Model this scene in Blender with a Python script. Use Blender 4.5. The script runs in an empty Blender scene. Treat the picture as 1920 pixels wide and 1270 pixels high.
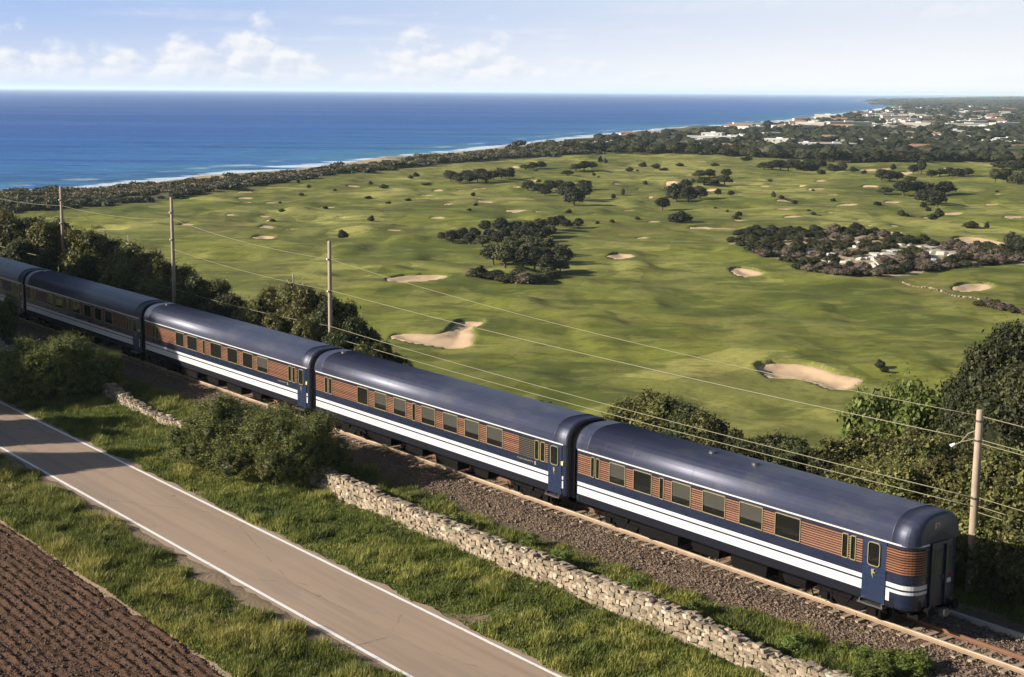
import bpy, math, random
import numpy as np
from mathutils import Vector, Matrix

# ------------------------------------------------------------------ camera, sky, sun, exposure
SC = bpy.context.scene
COL = SC.collection
CAM_H = 19.3            # metres above the rails
PITCH, ROLL, FPX = math.radians(9.4), math.radians(0.42), 2800.0   # FPX: focal length for a 1920 px wide frame
FWD = np.array([0, math.cos(PITCH), -math.sin(PITCH)])
_up = np.array([0, math.sin(PITCH), math.cos(PITCH)]); _rt = np.array([1.0, 0, 0])
RT = math.cos(ROLL)*_rt + math.sin(ROLL)*_up
UP = -math.sin(ROLL)*_rt + math.cos(ROLL)*_up
cam = bpy.data.cameras.new('camera'); camo = bpy.data.objects.new('camera', cam); COL.objects.link(camo)
cam.sensor_width = 36; cam.lens = FPX/1920*36; cam.clip_end = 200000; cam.clip_start = 0.5
camo.matrix_world = Matrix(((RT[0], UP[0], -FWD[0], 0), (RT[1], UP[1], -FWD[1], 0), (RT[2], UP[2], -FWD[2], CAM_H), (0, 0, 0, 1)))
SC.camera = camo

SUN_EL, SUN_TO = math.radians(23), (-1.0, -0.16)
_l = math.hypot(*SUN_TO)
L = Vector((SUN_TO[0]/_l*math.cos(SUN_EL), SUN_TO[1]/_l*math.cos(SUN_EL), math.sin(SUN_EL)))
sl = bpy.data.lights.new('sun', 'SUN'); sl.energy = 5.0; sl.angle = math.radians(0.5); sl.color = (1.0, 0.91, 0.77)
so = bpy.data.objects.new('sun', sl); COL.objects.link(so); so.rotation_euler = (-L).to_track_quat('-Z', 'Y').to_euler()
SC.view_settings.view_transform = 'Standard'; SC.view_settings.look = 'None'
SC.view_settings.exposure = 1.2; SC.view_settings.gamma = 1.0; SC.view_settings.use_curve_mapping = False
SC.cycles.max_bounces = 6; SC.cycles.diffuse_bounces = 2; SC.cycles.glossy_bounces = 3
SC.cycles.transparent_max_bounces = 8; SC.cycles.volume_bounces = 2
try: SC.cycles.use_denoising = True
except Exception: pass

def N(tree, typ, **kw):
    n = tree.nodes.new(typ)
    ins = kw.pop('ins', {})
    for k, v in kw.items(): setattr(n, k, v)
    for k, v in ins.items():
        s = n.inputs[k]
        if isinstance(v, bpy.types.NodeSocket): tree.links.new(v, s)
        else: s.default_value = v
    return n
def M(tree, op, a, b=0.0, c=0.0, clamp=False):
    n = tree.nodes.new('ShaderNodeMath'); n.operation = op; n.use_clamp = clamp
    for i, v in enumerate((a, b, c)):
        if isinstance(v, bpy.types.NodeSocket): tree.links.new(v, n.inputs[i])
        else: n.inputs[i].default_value = v
    return n.outputs[0]
def MIX(tree, f, a, b, mode='MIX'):
    n = tree.nodes.new('ShaderNodeMix'); n.data_type = 'RGBA'; n.blend_type = mode
    for i, v in ((0, f), (6, a), (7, b)):
        if isinstance(v, bpy.types.NodeSocket): tree.links.new(v, n.inputs[i])
        else: n.inputs[i].default_value = (v if i == 0 else (*v, 1) if len(v) == 3 else v)
    return n.outputs[2]
def RAMP(tree, f, stops, interp='LINEAR'):
    n = tree.nodes.new('ShaderNodeValToRGB'); n.color_ramp.interpolation = interp
    e = n.color_ramp.elements
    while len(e) < len(stops): e.new(0.5)
    for x, (p, c) in zip(e, stops):
        x.position = p; x.color = (c, c, c, 1) if not isinstance(c, tuple) else (*c, 1)
    tree.links.new(f, n.inputs[0]); return n.outputs[0]
def SSTEP(tree, v, lo, hi):
    n = N(tree, 'ShaderNodeMapRange', interpolation_type='SMOOTHSTEP'); tree.links.new(v, n.inputs[0])
    n.inputs[1].default_value = lo; n.inputs[2].default_value = hi; return n.outputs[0]

w = bpy.data.worlds.new('World'); SC.world = w; w.use_nodes = True
wt = w.node_tree; wt.nodes.clear()
sky = N(wt, 'ShaderNodeTexSky', sky_type='NISHITA', sun_disc=False, sun_elevation=SUN_EL,
        sun_rotation=math.atan2(SUN_TO[0], SUN_TO[1]), altitude=40, air_density=1.0, dust_density=1.6, ozone_density=2.0)
tc = N(wt, 'ShaderNodeTexCoord'); sep = N(wt, 'ShaderNodeSeparateXYZ', ins={0: tc.outputs['Generated']})
X, Y, Z = sep.outputs
az = M(wt, 'ARCTAN2', X, Y)                                     # 0 straight ahead, to the right positive
el = M(wt, 'ARCSINE', Z)
cx = M(wt, 'MULTIPLY', az, 20.0); cy = M(wt, 'MULTIPLY', el, 33.0)
def cvec(dx, dy): return N(wt, 'ShaderNodeCombineXYZ', ins={0: M(wt, 'ADD', cx, dx), 1: M(wt, 'ADD', cy, dy), 2: 3.7}).outputs[0]
def cloud_noise(v):
    a = N(wt, 'ShaderNodeTexNoise', noise_dimensions='2D', ins={'Vector': v, 'Scale': 1.1, 'Detail': 6, 'Roughness': 0.5}).outputs[0]
    wv = N(wt, 'ShaderNodeTexNoise', noise_dimensions='2D', ins={'Vector': v, 'Scale': 5.0, 'Detail': 3}).outputs[1]
    v2 = N(wt, 'ShaderNodeVectorMath', operation='MULTIPLY_ADD', ins={0: wv, 1: (.22, .22, 0), 2: v}).outputs[0]
    b = N(wt, 'ShaderNodeTexVoronoi', voronoi_dimensions='2D', feature='F1', ins={'Vector': v2, 'Scale': 1.9}).outputs[0]
    b2 = N(wt, 'ShaderNodeTexVoronoi', voronoi_dimensions='2D', feature='F1', ins={'Vector': v2, 'Scale': 6.1}).outputs[0]
    bb = M(wt, 'ADD', M(wt, 'POWER', b, 2.0), M(wt, 'MULTIPLY', M(wt, 'POWER', b2, 2.0), .22))
    return M(wt, 'SUBTRACT', a, M(wt, 'MULTIPLY', bb, 0.55))
n1, n2 = cloud_noise(cvec(0, 0)), cloud_noise(cvec(-0.07, 0.10))
# how tall the cumulus bank stands along the horizon (in radians of elevation), by compass direction
u = M(wt, 'ADD', M(wt, 'MULTIPLY', az, 1.0), 0.5)              # view spans about .17 .. .83
top = RAMP(wt, u, [(0.0, 0.026), (0.17, 0.030), (0.20, 0.026), (0.235, 0.021), (0.262, 0.023), (0.285, 0.030), (0.315, 0.041), (0.335, 0.043), (0.36, 0.028), (0.385, 0.022),
                   (0.42, 0.028), (0.455, 0.036), (0.495, 0.032), (0.52, 0.021), (0.56, 0.013), (0.64, 0.010), (0.9, 0.010), (1.0, 0.02)], 'LINEAR')
above = M(wt, 'SUBTRACT', top, el)
d0 = M(wt, 'ADD', M(wt, 'MULTIPLY', above, 36.0), M(wt, 'MULTIPLY', M(wt, 'SUBTRACT', n1, 0.31), 2.5))
dens = SSTEP(wt, d0, -0.02, 0.75)
basef = SSTEP(wt, el, 0.001, 0.014)
dens = M(wt, 'MULTIPLY', dens, M(wt, 'MULTIPLY', basef, RAMP(wt, u, [(0.0, .80), (.45, .84), (.56, .52), (.66, .22), (1.0, .22)])))
# a thin streak of high cloud trailing from the tallest tower
st = N(wt, 'ShaderNodeTexNoise', ins={'Vector': N(wt, 'ShaderNodeCombineXYZ', ins={0: M(wt, 'MULTIPLY', az, 5.0), 1: M(wt, 'MULTIPLY', el, 70.0), 2: 1.0}).outputs[0], 'Scale': 1.6, 'Detail': 6, 'Roughness': 0.55}).outputs[0]
stm = M(wt, 'MULTIPLY', SSTEP(wt, st, 0.44, 0.72), M(wt, 'MULTIPLY', SSTEP(wt, el, 0.020, 0.040), SSTEP(wt, M(wt, 'MULTIPLY', el, -1.0), -0.075, -0.046)))
dens = M(wt, 'MAXIMUM', dens, M(wt, 'MULTIPLY', stm, 0.35))
shade = M(wt, 'ADD', M(wt, 'MULTIPLY', M(wt, 'SUBTRACT', n1, n2), 3.2), 0.62, clamp=True)
ccol = MIX(wt, shade, (5.9, 6.4, 7.6), (8.5, 8.4, 8.4))
# bright summer haze: blue on the left, nearly white on the right
vcol = MIX(wt, SSTEP(wt, u, .15, .85), (3.5, 4.85, 7.9), (7.3, 7.7, 8.6))
vcol = MIX(wt, SSTEP(wt, M(wt, 'MULTIPLY', el, -1.0), -.055, -.002), vcol, MIX(wt, SSTEP(wt, u, .15, .8), (5.9, 6.5, 7.8), (8.8, 8.8, 8.9)))
veil = RAMP(wt, M(wt, 'MULTIPLY', el, 1.0, clamp=True), [(0.0, 1.0), (0.06, 0.90), (0.11, 0.50), (0.22, 0.12), (0.4, 0.0), (1.0, 0.0)])
skyc = MIX(wt, veil, sky.outputs[0], vcol)
fin = MIX(wt, dens, skyc, ccol)
bg = N(wt, 'ShaderNodeBackground', ins={'Color': fin, 'Strength': 0.0505})
N(wt, 'ShaderNodeOutputWorld', ins={'Surface': bg.outputs[0]})
w.cycles.sampling_method = 'MANUAL'; w.cycles.sample_map_resolution = 256

# ------------------------------------------------------------------ where things stand
def raydir(px, py):
    return (px-960)/FPX*RT - (py-635)/FPX*UP + FWD
def at(px, py, z):
    r = raydir(px, py); t = (z-CAM_H)/r[2]; return np.array([0, 0, CAM_H]) + t*r
_v = raydir(-1220, 155); AZ = math.atan2(_v[0], _v[1])
D = np.array([math.sin(AZ), math.cos(AZ), 0.0]); NN = np.array([math.cos(AZ), -math.sin(AZ), 0.0])   # along the line (away), across it (away)
ROTZ = math.atan2(-D[1], -D[0])       # local +x = towards the near end of the train, local +y = NN
def lat(px, py, s):
    r = raydir(px, py); k = s/(r@NN); p = np.array([0, 0, CAM_H]) + k*r; return p@D, p[2]
def W(t, s, z=0.0): return D*t + NN*s + np.array([0, 0, z])
GOLF, SEA = -14.0, -18.0

# ------------------------------------------------------------------ numeric helpers
def vn(x, y, seed=0):
    x = np.asarray(x, float); y = np.asarray(y, float)
    xi = np.floor(x).astype(np.int64); yi = np.floor(y).astype(np.int64); fx = x-xi; fy = y-yi
    fx = fx*fx*(3-2*fx); fy = fy*fy*(3-2*fy)
    def h(a, b):
        k = (a*374761393 + b*668265263 + seed*974634777) & 0xffffffff
        k = ((k ^ (k >> 13))*1274126177) & 0xffffffff
        return ((k ^ (k >> 16)) & 0xffffff)/float(0xffffff)*2-1
    return (h(xi, yi)*(1-fx)+h(xi+1, yi)*fx)*(1-fy) + (h(xi, yi+1)*(1-fx)+h(xi+1, yi+1)*fx)*fy
def fbm(x, y, seed=0, o=4, g=0.5):
    a = 1.0; r = 0; f = 1.0
    for i in range(o): r = r + a*vn(x*f+i*17.3, y*f-i*9.1, seed+i); a *= g; f *= 2.03
    return r
def sst(a, b, v):
    k = np.clip((v-a)/(b-a), 0, 1); return k*k*(3-2*k)
def inpoly(x, y, P):
    r = np.zeros(np.shape(x), bool); n = len(P)
    for i in range(n):
        x1, y1 = P[i][:2]; x2, y2 = P[(i+1) % n][:2]
        if y1 == y2: continue
        c = ((y1 > y) != (y2 > y)) & (x < (x2-x1)*(y-y1)/(y2-y1)+x1); r ^= c
    return r
def pdist(x, y, P, closed=True):
    r = np.full(np.shape(x), 1e18); n = len(P)
    for i in range(n if closed else n-1):
        x1, y1 = P[i][:2]; x2, y2 = P[(i+1) % n][:2]; dx, dy = x2-x1, y2-y1; q = dx*dx+dy*dy+1e-12
        k = np.clip(((x-x1)*dx+(y-y1)*dy)/q, 0, 1); r = np.minimum(r, (x-x1-k*dx)**2+(y-y1-k*dy)**2)
    return np.sqrt(r)
def smooth_poly(P, it=2):
    P = [np.array(p[:2], float) for p in P]
    for _ in range(it):
        Q = []
        for i in range(len(P)):
            a, b = P[i], P[(i+1) % len(P)]; Q += [a*.75+b*.25, a*.25+b*.75]
        P = Q
    return P

# ------------------------------------------------------------------ terrain function
COAST_IMG = [(0, 362), (150, 352), (400, 328), (650, 302), (870, 282), (960, 272), (1100, 255), (1250, 241), (1400, 232), (1480, 225), (1560, 215),
             (1640, 205), (1690, 198), (1640, 193.5), (1600, 190.5), (1660, 187), (1760, 184.5)]
COAST = [at(a, b, SEA)[:2] for a, b in COAST_IMG]
c0 = COAST[0]
COAST = [np.array((-900., -900.)), np.array((-560., 60.)), np.array((c0[0]-80, c0[1]-130))] + COAST + [np.array((9000., 30000.))]
LAND = COAST + [np.array((12000., 90000.)), np.array((90000., 90000.)), np.array((90000., -900.))]
GOLF_IMG = [(-250, 425), (0, 400), (150, 392), (400, 362), (650, 330), (850, 308), (1000, 296), (1150, 287), (1300, 290), (1450, 297), (1600, 305),
            (1900, 303), (2400, 303), (2600, 900), (-700, 900)]
GOLFP = [at(a, b, GOLF)[:2] for a, b in GOLF_IMG]
def coastd(x, y):
    d = pdist(x, y, COAST, False); return np.where(inpoly(x, y, LAND), d, -d)

BUNKER = []   # (world polygon, depth, label)
def bk(pts, depth, label, it=2): BUNKER.append((smooth_poly([at(a, b, GOLF)[:2] for a, b in pts], it), depth, label))
def oval(cx, cy, wx, wy, seed):
    r = random.Random(seed)
    return [(cx+wx/2*math.cos(a)*r.uniform(.72, 1.15), cy+wy/2*math.sin(a)*r.uniform(.7, 1.15)) for a in [k*math.tau/11 for k in range(11)]]
bk([(722, 627), (762, 622), (822, 627), (846, 616), (853, 604), (868, 600), (908, 602), (908, 608), (893, 614), (880, 618), (893, 626), (882, 636), (890, 648), (852, 653), (800, 646), (760, 638)], 1.0,
   'long-necked sand bunker nearest the train on the golf course')
bk([(1413, 687), (1440, 683), (1475, 682), (1525, 686), (1570, 702), (1622, 709), (1612, 720), (1586, 733), (1552, 728), (1530, 718), (1512, 711), (1480, 709), (1440, 708), (1425, 698)], 1.1,
   'wide sand bunker in front of the light green tree')
bk([(716, 523), (760, 516), (835, 514), (842, 521), (800, 527), (740, 530)], .9, 'flat sand bunker left of the front tree clump')
bk([(1136, 481), (1150, 474), (1185, 475), (1193, 481), (1165, 485)], .8, 'small sand bunker right of the front tree clump')
bk([(1366, 503), (1390, 501), (1420, 507), (1437, 513), (1400, 518), (1378, 514)], .9, 'small sand bunker left of the rocky scrub')
bk([(1783, 540), (1800, 531), (1850, 529), (1865, 536), (1845, 545), (1800, 545)], .9, 'sand bunker below the rocky scrub on the right')
bk([(1780, 446), (1830, 444), (1870, 452), (1905, 462), (1850, 463), (1800, 455)], .7, 'long sand bunker behind the right end of the rocky scrub')
bk([(470, 445), (490, 441), (518, 443), (512, 447), (485, 448)], .8, 'small sand bunker between the second and third wooden poles')
far_b = [(500, 421, 34, 3), (355, 418, 44, 4), (205, 428, 60, 4), (1645, 438, 110, 4), (1490, 406, 40, 3), (1205, 444, 22, 3.5), (820, 407, 28, 3), (975, 395, 60, 3.5), (1275, 410, 40, 4),
         (1470, 392, 30, 3), (1590, 381, 40, 3), (1320, 428, 70, 4), (1355, 427, 40, 3), (1695, 322, 40, 4), (1630, 352, 40, 3), (1530, 357, 30, 2.6), (1260, 344, 26, 2.4), (1180, 352, 24, 2.4),
         (970, 350, 18, 2.4), (840, 384, 20, 2.4), (800, 366, 26, 2.4), (1615, 407, 30, 3), (1790, 400, 36, 3), (1745, 405, 40, 3.4), (1180, 396, 20, 2), (1445, 343, 20, 2.5), (1600, 330, 24, 2.4), (640, 408, 24, 2.4), (1900, 408, 50, 3), (1860, 380, 30, 2.4), (740, 352, 26, 2.2), (1040, 470, 34, 5)]
_r = random.Random(17)
while len(far_b) < 78:
    a, b = _r.uniform(420, 1910), _r.uniform(312, 432)
    if inpoly(np.array([a]), np.array([b]), GOLF_IMG)[0] and all(abs(a-q[0]) > 22 or abs(b-q[1]) > 6 for q in far_b) and not (800 < a < 1090 and b > 400): far_b.append((a, b, _r.uniform(12, 34), _r.uniform(1.6, 3.0)))
for i, (a, b, c, d) in enumerate(far_b): bk(oval(a, b, c, d, i), .5, None, 1)

def calm(x, y):
    k = np.ones(np.shape(x))
    for P, dp, lb in BUNKER:
        if lb:
            A = np.array(P); c_ = A.mean(0); e_ = (A.max(0)-A.min(0))/2+4; k = k*(1-.88*np.exp(-(((x-c_[0])/e_[0])**4+((y-c_[1])/e_[1])**4)))
    return k
def base_h(x, y):
    x = np.asarray(x, float); y = np.asarray(y, float)
    s = x*NN[0]+y*NN[1]; t = x*D[0]+y*D[1]; r = np.hypot(x, y)
    near = np.interp(s, [-200, 22, 26.4, 31.6, 36.6, 38.5, 40.2, 47.6, 50, 53], [-.75, -.75, -.62, -.62, -.52, -.45, -.42, -.45, -.5, -.7])
    near = near + .05*fbm(t/1.7, s/1.7, 3, 3)*sst(38, 36, s) + .10*fbm(t/5, s/3, 5, 3)*(sst(31.8, 33.5, s)*sst(38, 36.2, s)+sst(26.3, 25.0, s)*sst(20, 22.5, s))
    # hills behind the line fall to the golf links
    k = sst(53, 86, s)
    c = coastd(x, y)
    g = GOLF + (SEA-1.2-GOLF)*sst(75, -8, c)
    inl = sst(40, 110, c)
    und = .72*(.85*fbm(x/34, y/38, 11, 3, .45) + .45*np.abs(fbm(x/19+5, y/24, 23, 2)) + 1.0*sst(.35, .9, vn(x/12, y/14, 71)) - .8*sst(.45, .9, vn(x/14+9, y/15, 73)) + .36*fbm(x/9, y/9, 81, 3) - .3)*calm(x, y)*inl*sst(1500, 700, r)*sst(66, 100, s)
    dune = 2.2*sst(8, 30, c)*sst(75, 40, c)*(0.6+0.5*fbm(x/30, y/30, 31, 3))*sst(2500, 1200, r)
    hills = sst(2500, 9000, r)*sst(50, 900, c)*(9+8*fbm(x/1500, y/2500, 41, 3))
    far = g+und+dune+hills
    return near*(1-k) + far*k
def bunker_field(x, y):
    """(how far the turf is cut down, extra lip)"""
    dep = np.zeros(np.shape(x)); lip = np.zeros(np.shape(x))
    for P, dp, _ in BUNKER:
        A = np.array(P); lo = A.min(0)-6; hi = A.max(0)+6
        m = (x > lo[0]) & (x < hi[0]) & (y > lo[1]) & (y < hi[1])
        if not m.any(): continue
        xs, ys = x[m], y[m]; d = pdist(xs, ys, P); ins = inpoly(xs, ys, P)
        dep[m] = np.maximum(dep[m], np.where(ins, .25+(dp+.5)*np.clip(d/1.1, 0, 1), 0))
        cyy = A[:, 1].mean(); back = sst(0, 3, ys-cyy)
        lip[m] = np.maximum(lip[m], np.where(ins, 0, .38*back*dp*np.exp(-d/2.0)))
    return dep, lip
def ground(x, y):
    x = np.atleast_1d(np.asarray(x, float)); y = np.atleast_1d(np.asarray(y, float))
    d, l = bunker_field(x, y); return base_h(x, y)-d+l
def gz(x, y): return float(ground(x, y)[0])
def on_golf(px, py):
    p = at(px, py, GOLF)
    for _ in range(6):
        p = at(px, py, float(base_h(p[0], p[1])))
    return p[0], p[1], float(base_h(p[0], p[1]))

# ------------------------------------------------------------------ mesh helpers
def mesh(name, V, F, mat, smooth=False, attrs=None):
    """V (n,3); F a list of (m,k) int arrays or one of them"""
    V = np.asarray(V, np.float32); Fs = F if isinstance(F, list) else [F]
    Fs = [np.asarray(f, np.int32) for f in Fs if len(f)]
    me = bpy.data.meshes.new(name)
    me.vertices.add(len(V)); me.vertices.foreach_set('co', V.ravel())
    tot = np.concatenate([np.full(len(f), f.shape[1], np.int32) for f in Fs]); loops = np.concatenate([f.ravel() for f in Fs])
    me.loops.add(len(loops)); me.loops.foreach_set('vertex_index', loops)
    me.polygons.add(len(tot)); st = np.zeros(len(tot), np.int32); st[1:] = np.cumsum(tot)[:-1]
    me.polygons.foreach_set('loop_start', st); me.polygons.foreach_set('loop_total', tot)
    me.polygons.foreach_set('use_smooth', np.full(len(tot), bool(smooth)))
    for k, (dom, a) in (attrs or {}).items():
        at_ = me.attributes.new(k, 'FLOAT', dom); at_.data.foreach_set('value', np.asarray(a, np.float32))
    me.update(calc_edges=True); me.validate()
    if mat: me.materials.append(mat)
    return me
def obj(name, me, parent=None, loc=None):
    o = bpy.data.objects.new(name, me); COL.objects.link(o)
    if parent: o.parent = parent
    if loc is not None: o.location = loc
    return o
def tag(o, label=None, cat=None, group=None, kind=None):
    if label: o['label'] = label
    if cat: o['category'] = cat
    if group: o['group'] = group
    if kind: o['kind'] = kind
    return o
def thing(name, label, cat, loc=(0, 0, 0), rz=0, group=None):
    o = bpy.data.objects.new(name, None); COL.objects.link(o); o.location = loc; o.rotation_euler = (0, 0, rz); o.empty_display_size = .3
    return tag(o, label, cat, group)
class MB:
    def __init__(s): s.v = []; s.q = []; s.t = []
    def add(s, V, Q=(), T=()):
        b = len(s.v); s.v += [tuple(p) for p in V]; s.q += [tuple(i+b for i in f) for f in Q]; s.t += [tuple(i+b for i in f) for f in T]; return s
    def box(s, x0, x1, y0, y1, z0, z1):
        return s.add([(x0, y0, z0), (x1, y0, z0), (x1, y1, z0), (x0, y1, z0), (x0, y0, z1), (x1, y0, z1), (x1, y1, z1), (x0, y1, z1)],
                     [(0, 3, 2, 1), (4, 5, 6, 7), (0, 1, 5, 4), (1, 2, 6, 5), (2, 3, 7, 6), (3, 0, 4, 7)])
    def hexa(s, V): return s.add(V, [(0, 3, 2, 1), (4, 5, 6, 7), (0, 1, 5, 4), (1, 2, 6, 5), (2, 3, 7, 6), (3, 0, 4, 7)])
    def tube(s, pts, rad, k=8, cap=True):
        pts = [np.array(p, float) for p in pts]; n = len(pts); rad = rad if hasattr(rad, '__len__') else [rad]*n; V = []
        for i, p in enumerate(pts):
            d = pts[min(i+1, n-1)]-pts[max(i-1, 0)]; d /= np.linalg.norm(d)+1e-9
            a = np.cross(d, (0, 0, 1.0)) if abs(d[2]) < .9 else np.cross(d, (1.0, 0, 0)); a /= np.linalg.norm(a); b = np.cross(d, a)
            V += [p+rad[i]*(math.cos(j*math.tau/k)*a+math.sin(j*math.tau/k)*b) for j in range(k)]
        Q = [(i*k+j, i*k+(j+1) % k, (i+1)*k+(j+1) % k, (i+1)*k+j) for i in range(n-1) for j in range(k)]; T = []
        if cap:
            V += [pts[0], pts[-1]]; c0, c1 = len(V)-2, len(V)-1
            T = [(c0, (j+1) % k, j) for j in range(k)]+[(c1, (n-1)*k+j, (n-1)*k+(j+1) % k) for j in range(k)]
        return s.add(V, Q, T)
    def strip(s, path, z0, z1, off0, off1):
        """solid strip following a plan path [(x,y,nx,ny)], from off0 to off1 outwards"""
        V = []; n = len(path)
        for (x, y, a, b) in path: V += [(x+a*off0, y+b*off0, z0), (x+a*off1, y+b*off1, z0), (x+a*off1, y+b*off1, z1), (x+a*off0, y+b*off0, z1)]
        Q = []
        for i in range(n-1):
            for j in range(4): Q.append((i*4+j, i*4+(j+1) % 4, i*4+4+(j+1) % 4, i*4+4+j))
        Q += [(3, 2, 1, 0), (n*4-4, n*4-3, n*4-2, n*4-1)]
        return s.add(V, Q)
    def mesh(s, name, mat, smooth=False):
        return mesh(name, s.v, [np.array(f) for f in (s.q, s.t) if f], mat, smooth)
def recalc(me):
    import bmesh
    b = bmesh.new(); b.from_mesh(me); bmesh.ops.recalc_face_normals(b, faces=b.faces); b.to_mesh(me); b.free(); return me

# ------------------------------------------------------------------ materials
def mat(name):
    m = bpy.data.materials.new(name); m.use_nodes = True; t = m.node_tree
    return m, t, t.nodes['Principled BSDF']
def tcoord(t, kind='Object'): return N(t, 'ShaderNodeTexCoord').outputs[kind]
def noise(t, v, scale, detail=4, rough=.5, dist=0.0):
    return N(t, 'ShaderNodeTexNoise', ins={'Vector': v, 'Scale': scale, 'Detail': detail, 'Roughness': rough, 'Distortion': dist}).outputs[0]
def mapping(t, v, scale=(1, 1, 1), rot=(0, 0, 0)):
    return N(t, 'ShaderNodeMapping', ins={'Vector': v, 'Scale': scale, 'Rotation': rot}).outputs[0]
def bump(t, p, h, strength=.5, dist=.05):
    b = N(t, 'ShaderNodeBump', ins={'Height': h, 'Strength': strength, 'Distance': dist}); t.links.new(b.outputs[0], p.inputs['Normal'])
def lk(t, a, b): t.links.new(a, b)
def simple(name, col, rough=.6, metal=0.0, var=.15, scale=3.0, spec=.5, coat=0.0, bmp=0.0):
    m, t, p = mat(name); v = tcoord(t); n = noise(t, v, scale, 5)
    lk(t, MIX(t, n, tuple(c*(1-var) for c in col), tuple(min(1, c*(1+var)) for c in col)), p.inputs['Base Color'])
    p.inputs['Metallic'].default_value = metal; p.inputs['Specular IOR Level'].default_value = spec; p.inputs['Coat Weight'].default_value = coat
    lk(t, M(t, 'ADD', M(t, 'MULTIPLY', n, .2), rough-.1), p.inputs['Roughness'])
    if bmp: bump(t, p, noise(t, v, scale*6, 4), bmp, .02)
    return m
def foliage(name, dark, mid, light, warm=None):
    m, t, p = mat(name)
    a = N(t, 'ShaderNodeAttribute', attribute_name='tint').outputs['Fac']
    oi = N(t, 'ShaderNodeObjectInfo').outputs['Random']
    g = noise(t, tcoord(t), 0.9, 3)
    f = M(t, 'ADD', M(t, 'MULTIPLY', a, .75), M(t, 'MULTIPLY', g, .25))
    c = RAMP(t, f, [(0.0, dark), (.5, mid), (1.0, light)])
    if warm: c = MIX(t, SSTEP(t, noise(t, tcoord(t), 1.7, 2), .64, .76), c, warm)
    v = M(t, 'ADD', M(t, 'MULTIPLY', oi, .4), .8)
    hs = N(t, 'ShaderNodeHueSaturation', ins={'Color': c, 'Value': v, 'Hue': M(t, 'ADD', M(t, 'MULTIPLY', oi, .03), .485)})
    lk(t, hs.outputs[0], p.inputs['Base Color']); p.inputs['Roughness'].default_value = .62; p.inputs['Specular IOR Level'].default_value = .25
    tr = N(t, 'ShaderNodeBsdfTranslucent', ins={'Color': hs.outputs[0]})
    mx = N(t, 'ShaderNodeMixShader', ins={0: .22, 1: p.outputs[0], 2: tr.outputs[0]})
    lk(t, mx.outputs[0], t.nodes['Material Output'].inputs[0])
    return m
MAT = {}
MAT['leaf_bush'] = foliage('bush leaves', (.024, .031, .009), (.098, .102, .028), (.27, .235, .075))
MAT['leaf_front'] = foliage('gorse leaves', (.020, .030, .007), (.090, .108, .022), (.28, .27, .070), (.15, .105, .050))
MAT['leaf_dark'] = foliage('dark evergreen leaves', (.016, .023, .008), (.050, .060, .019), (.125, .125, .040))
MAT['leaf_light'] = foliage('light green leaves', (.040, .060, .010), (.115, .160, .028), (.25, .29, .07))
MAT['leaf_pine'] = foliage('pine needles', (.014, .018, .009), (.040, .045, .020), (.092, .090, .036))
MAT['leaf_olive'] = foliage('olive scrub leaves', (.024, .027, .011), (.072, .073, .028), (.150, .138, .055))
MAT['leaf_heath'] = foliage('dry heath twigs', (.075, .058, .042), (.19, .148, .108), (.31, .25, .185))
MAT['leaf_grass'] = foliage('grass blades', (.044, .064, .010), (.145, .165, .028), (.40, .34, .10))
MAT['bark'] = simple('bark', (.09, .065, .045), .9, var=.4, scale=8, bmp=.5)
MAT['navy'] = None
def paint(name, col, rough=.28, coat=.4, dirt=.25):
    m, t, p = mat(name); v = tcoord(t)
    n = noise(t, mapping(t, v, (.6, 1, 3)), 2.0, 6, .6); n2 = noise(t, mapping(t, v, (8, 8, .8)), 3.0, 4, .6)
    c = MIX(t, M(t, 'MULTIPLY', n, dirt), col, tuple(x*.6+.02 for x in col))
    c = MIX(t, M(t, 'MULTIPLY', SSTEP(t, n2, .55, .8), dirt*.8), c, (.09, .075, .06))
    lk(t, c, p.inputs['Base Color']); lk(t, M(t, 'ADD', M(t, 'MULTIPLY', n, .22), rough-.1), p.inputs['Roughness'])
    p.inputs['Coat Weight'].default_value = coat; p.inputs['Coat Roughness'].default_value = .15
    x = N(t, 'ShaderNodeSeparateXYZ', ins={0: v}).outputs[0]; fr = M(t, 'ABSOLUTE', M(t, 'SUBTRACT', M(t, 'FRACT', M(t, 'MULTIPLY', x, .61)), .5))
    bump(t, p, M(t, 'ADD', SSTEP(t, fr, .488, .5), M(t, 'MULTIPLY', noise(t, v, 1.6, 3), .8)), .22, .02)
    return m
MAT['navy'] = paint('navy paint', (.0060, .0100, .027))
MAT['navy_end'] = paint('navy end paint', (.0055, .0090, .025), .4, .15, .04)
MAT['door_blue'] = paint('door blue paint', (.0085, .0165, .044))
MAT['white'] = paint('white stripe paint', (.41, .41, .41), .45, .1, .12)
MAT['gold'] = simple('pale brass', (.27, .235, .115), .5, .2, .2, 9)
MAT['black'] = simple('underframe black', (.007, .006, .006), .9, 0, .5, 3, .08)
MAT['skirt'] = simple('dark skirt paint', (.008, .009, .015), .8, 0, .4, 2, .08)
MAT['rubber'] = simple('gangway rubber', (.004, .004, .005), .95, 0, .3, 4, .05)
MAT['steel'] = simple('worn steel', (.16, .15, .145), .45, .8, .3, 5)
MAT['lamp_red'] = simple('red lamp lens', (.35, .03, .015), .2)
MAT['lamp_yellow'] = simple('yellow lamp housing', (.65, .58, .16), .4)
MAT['blind'] = simple('window blind', (.155, .15, .14), .9, 0, .12, 2)
MAT['interior'] = simple('dark compartment', (.006, .006, .006), .9)
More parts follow.
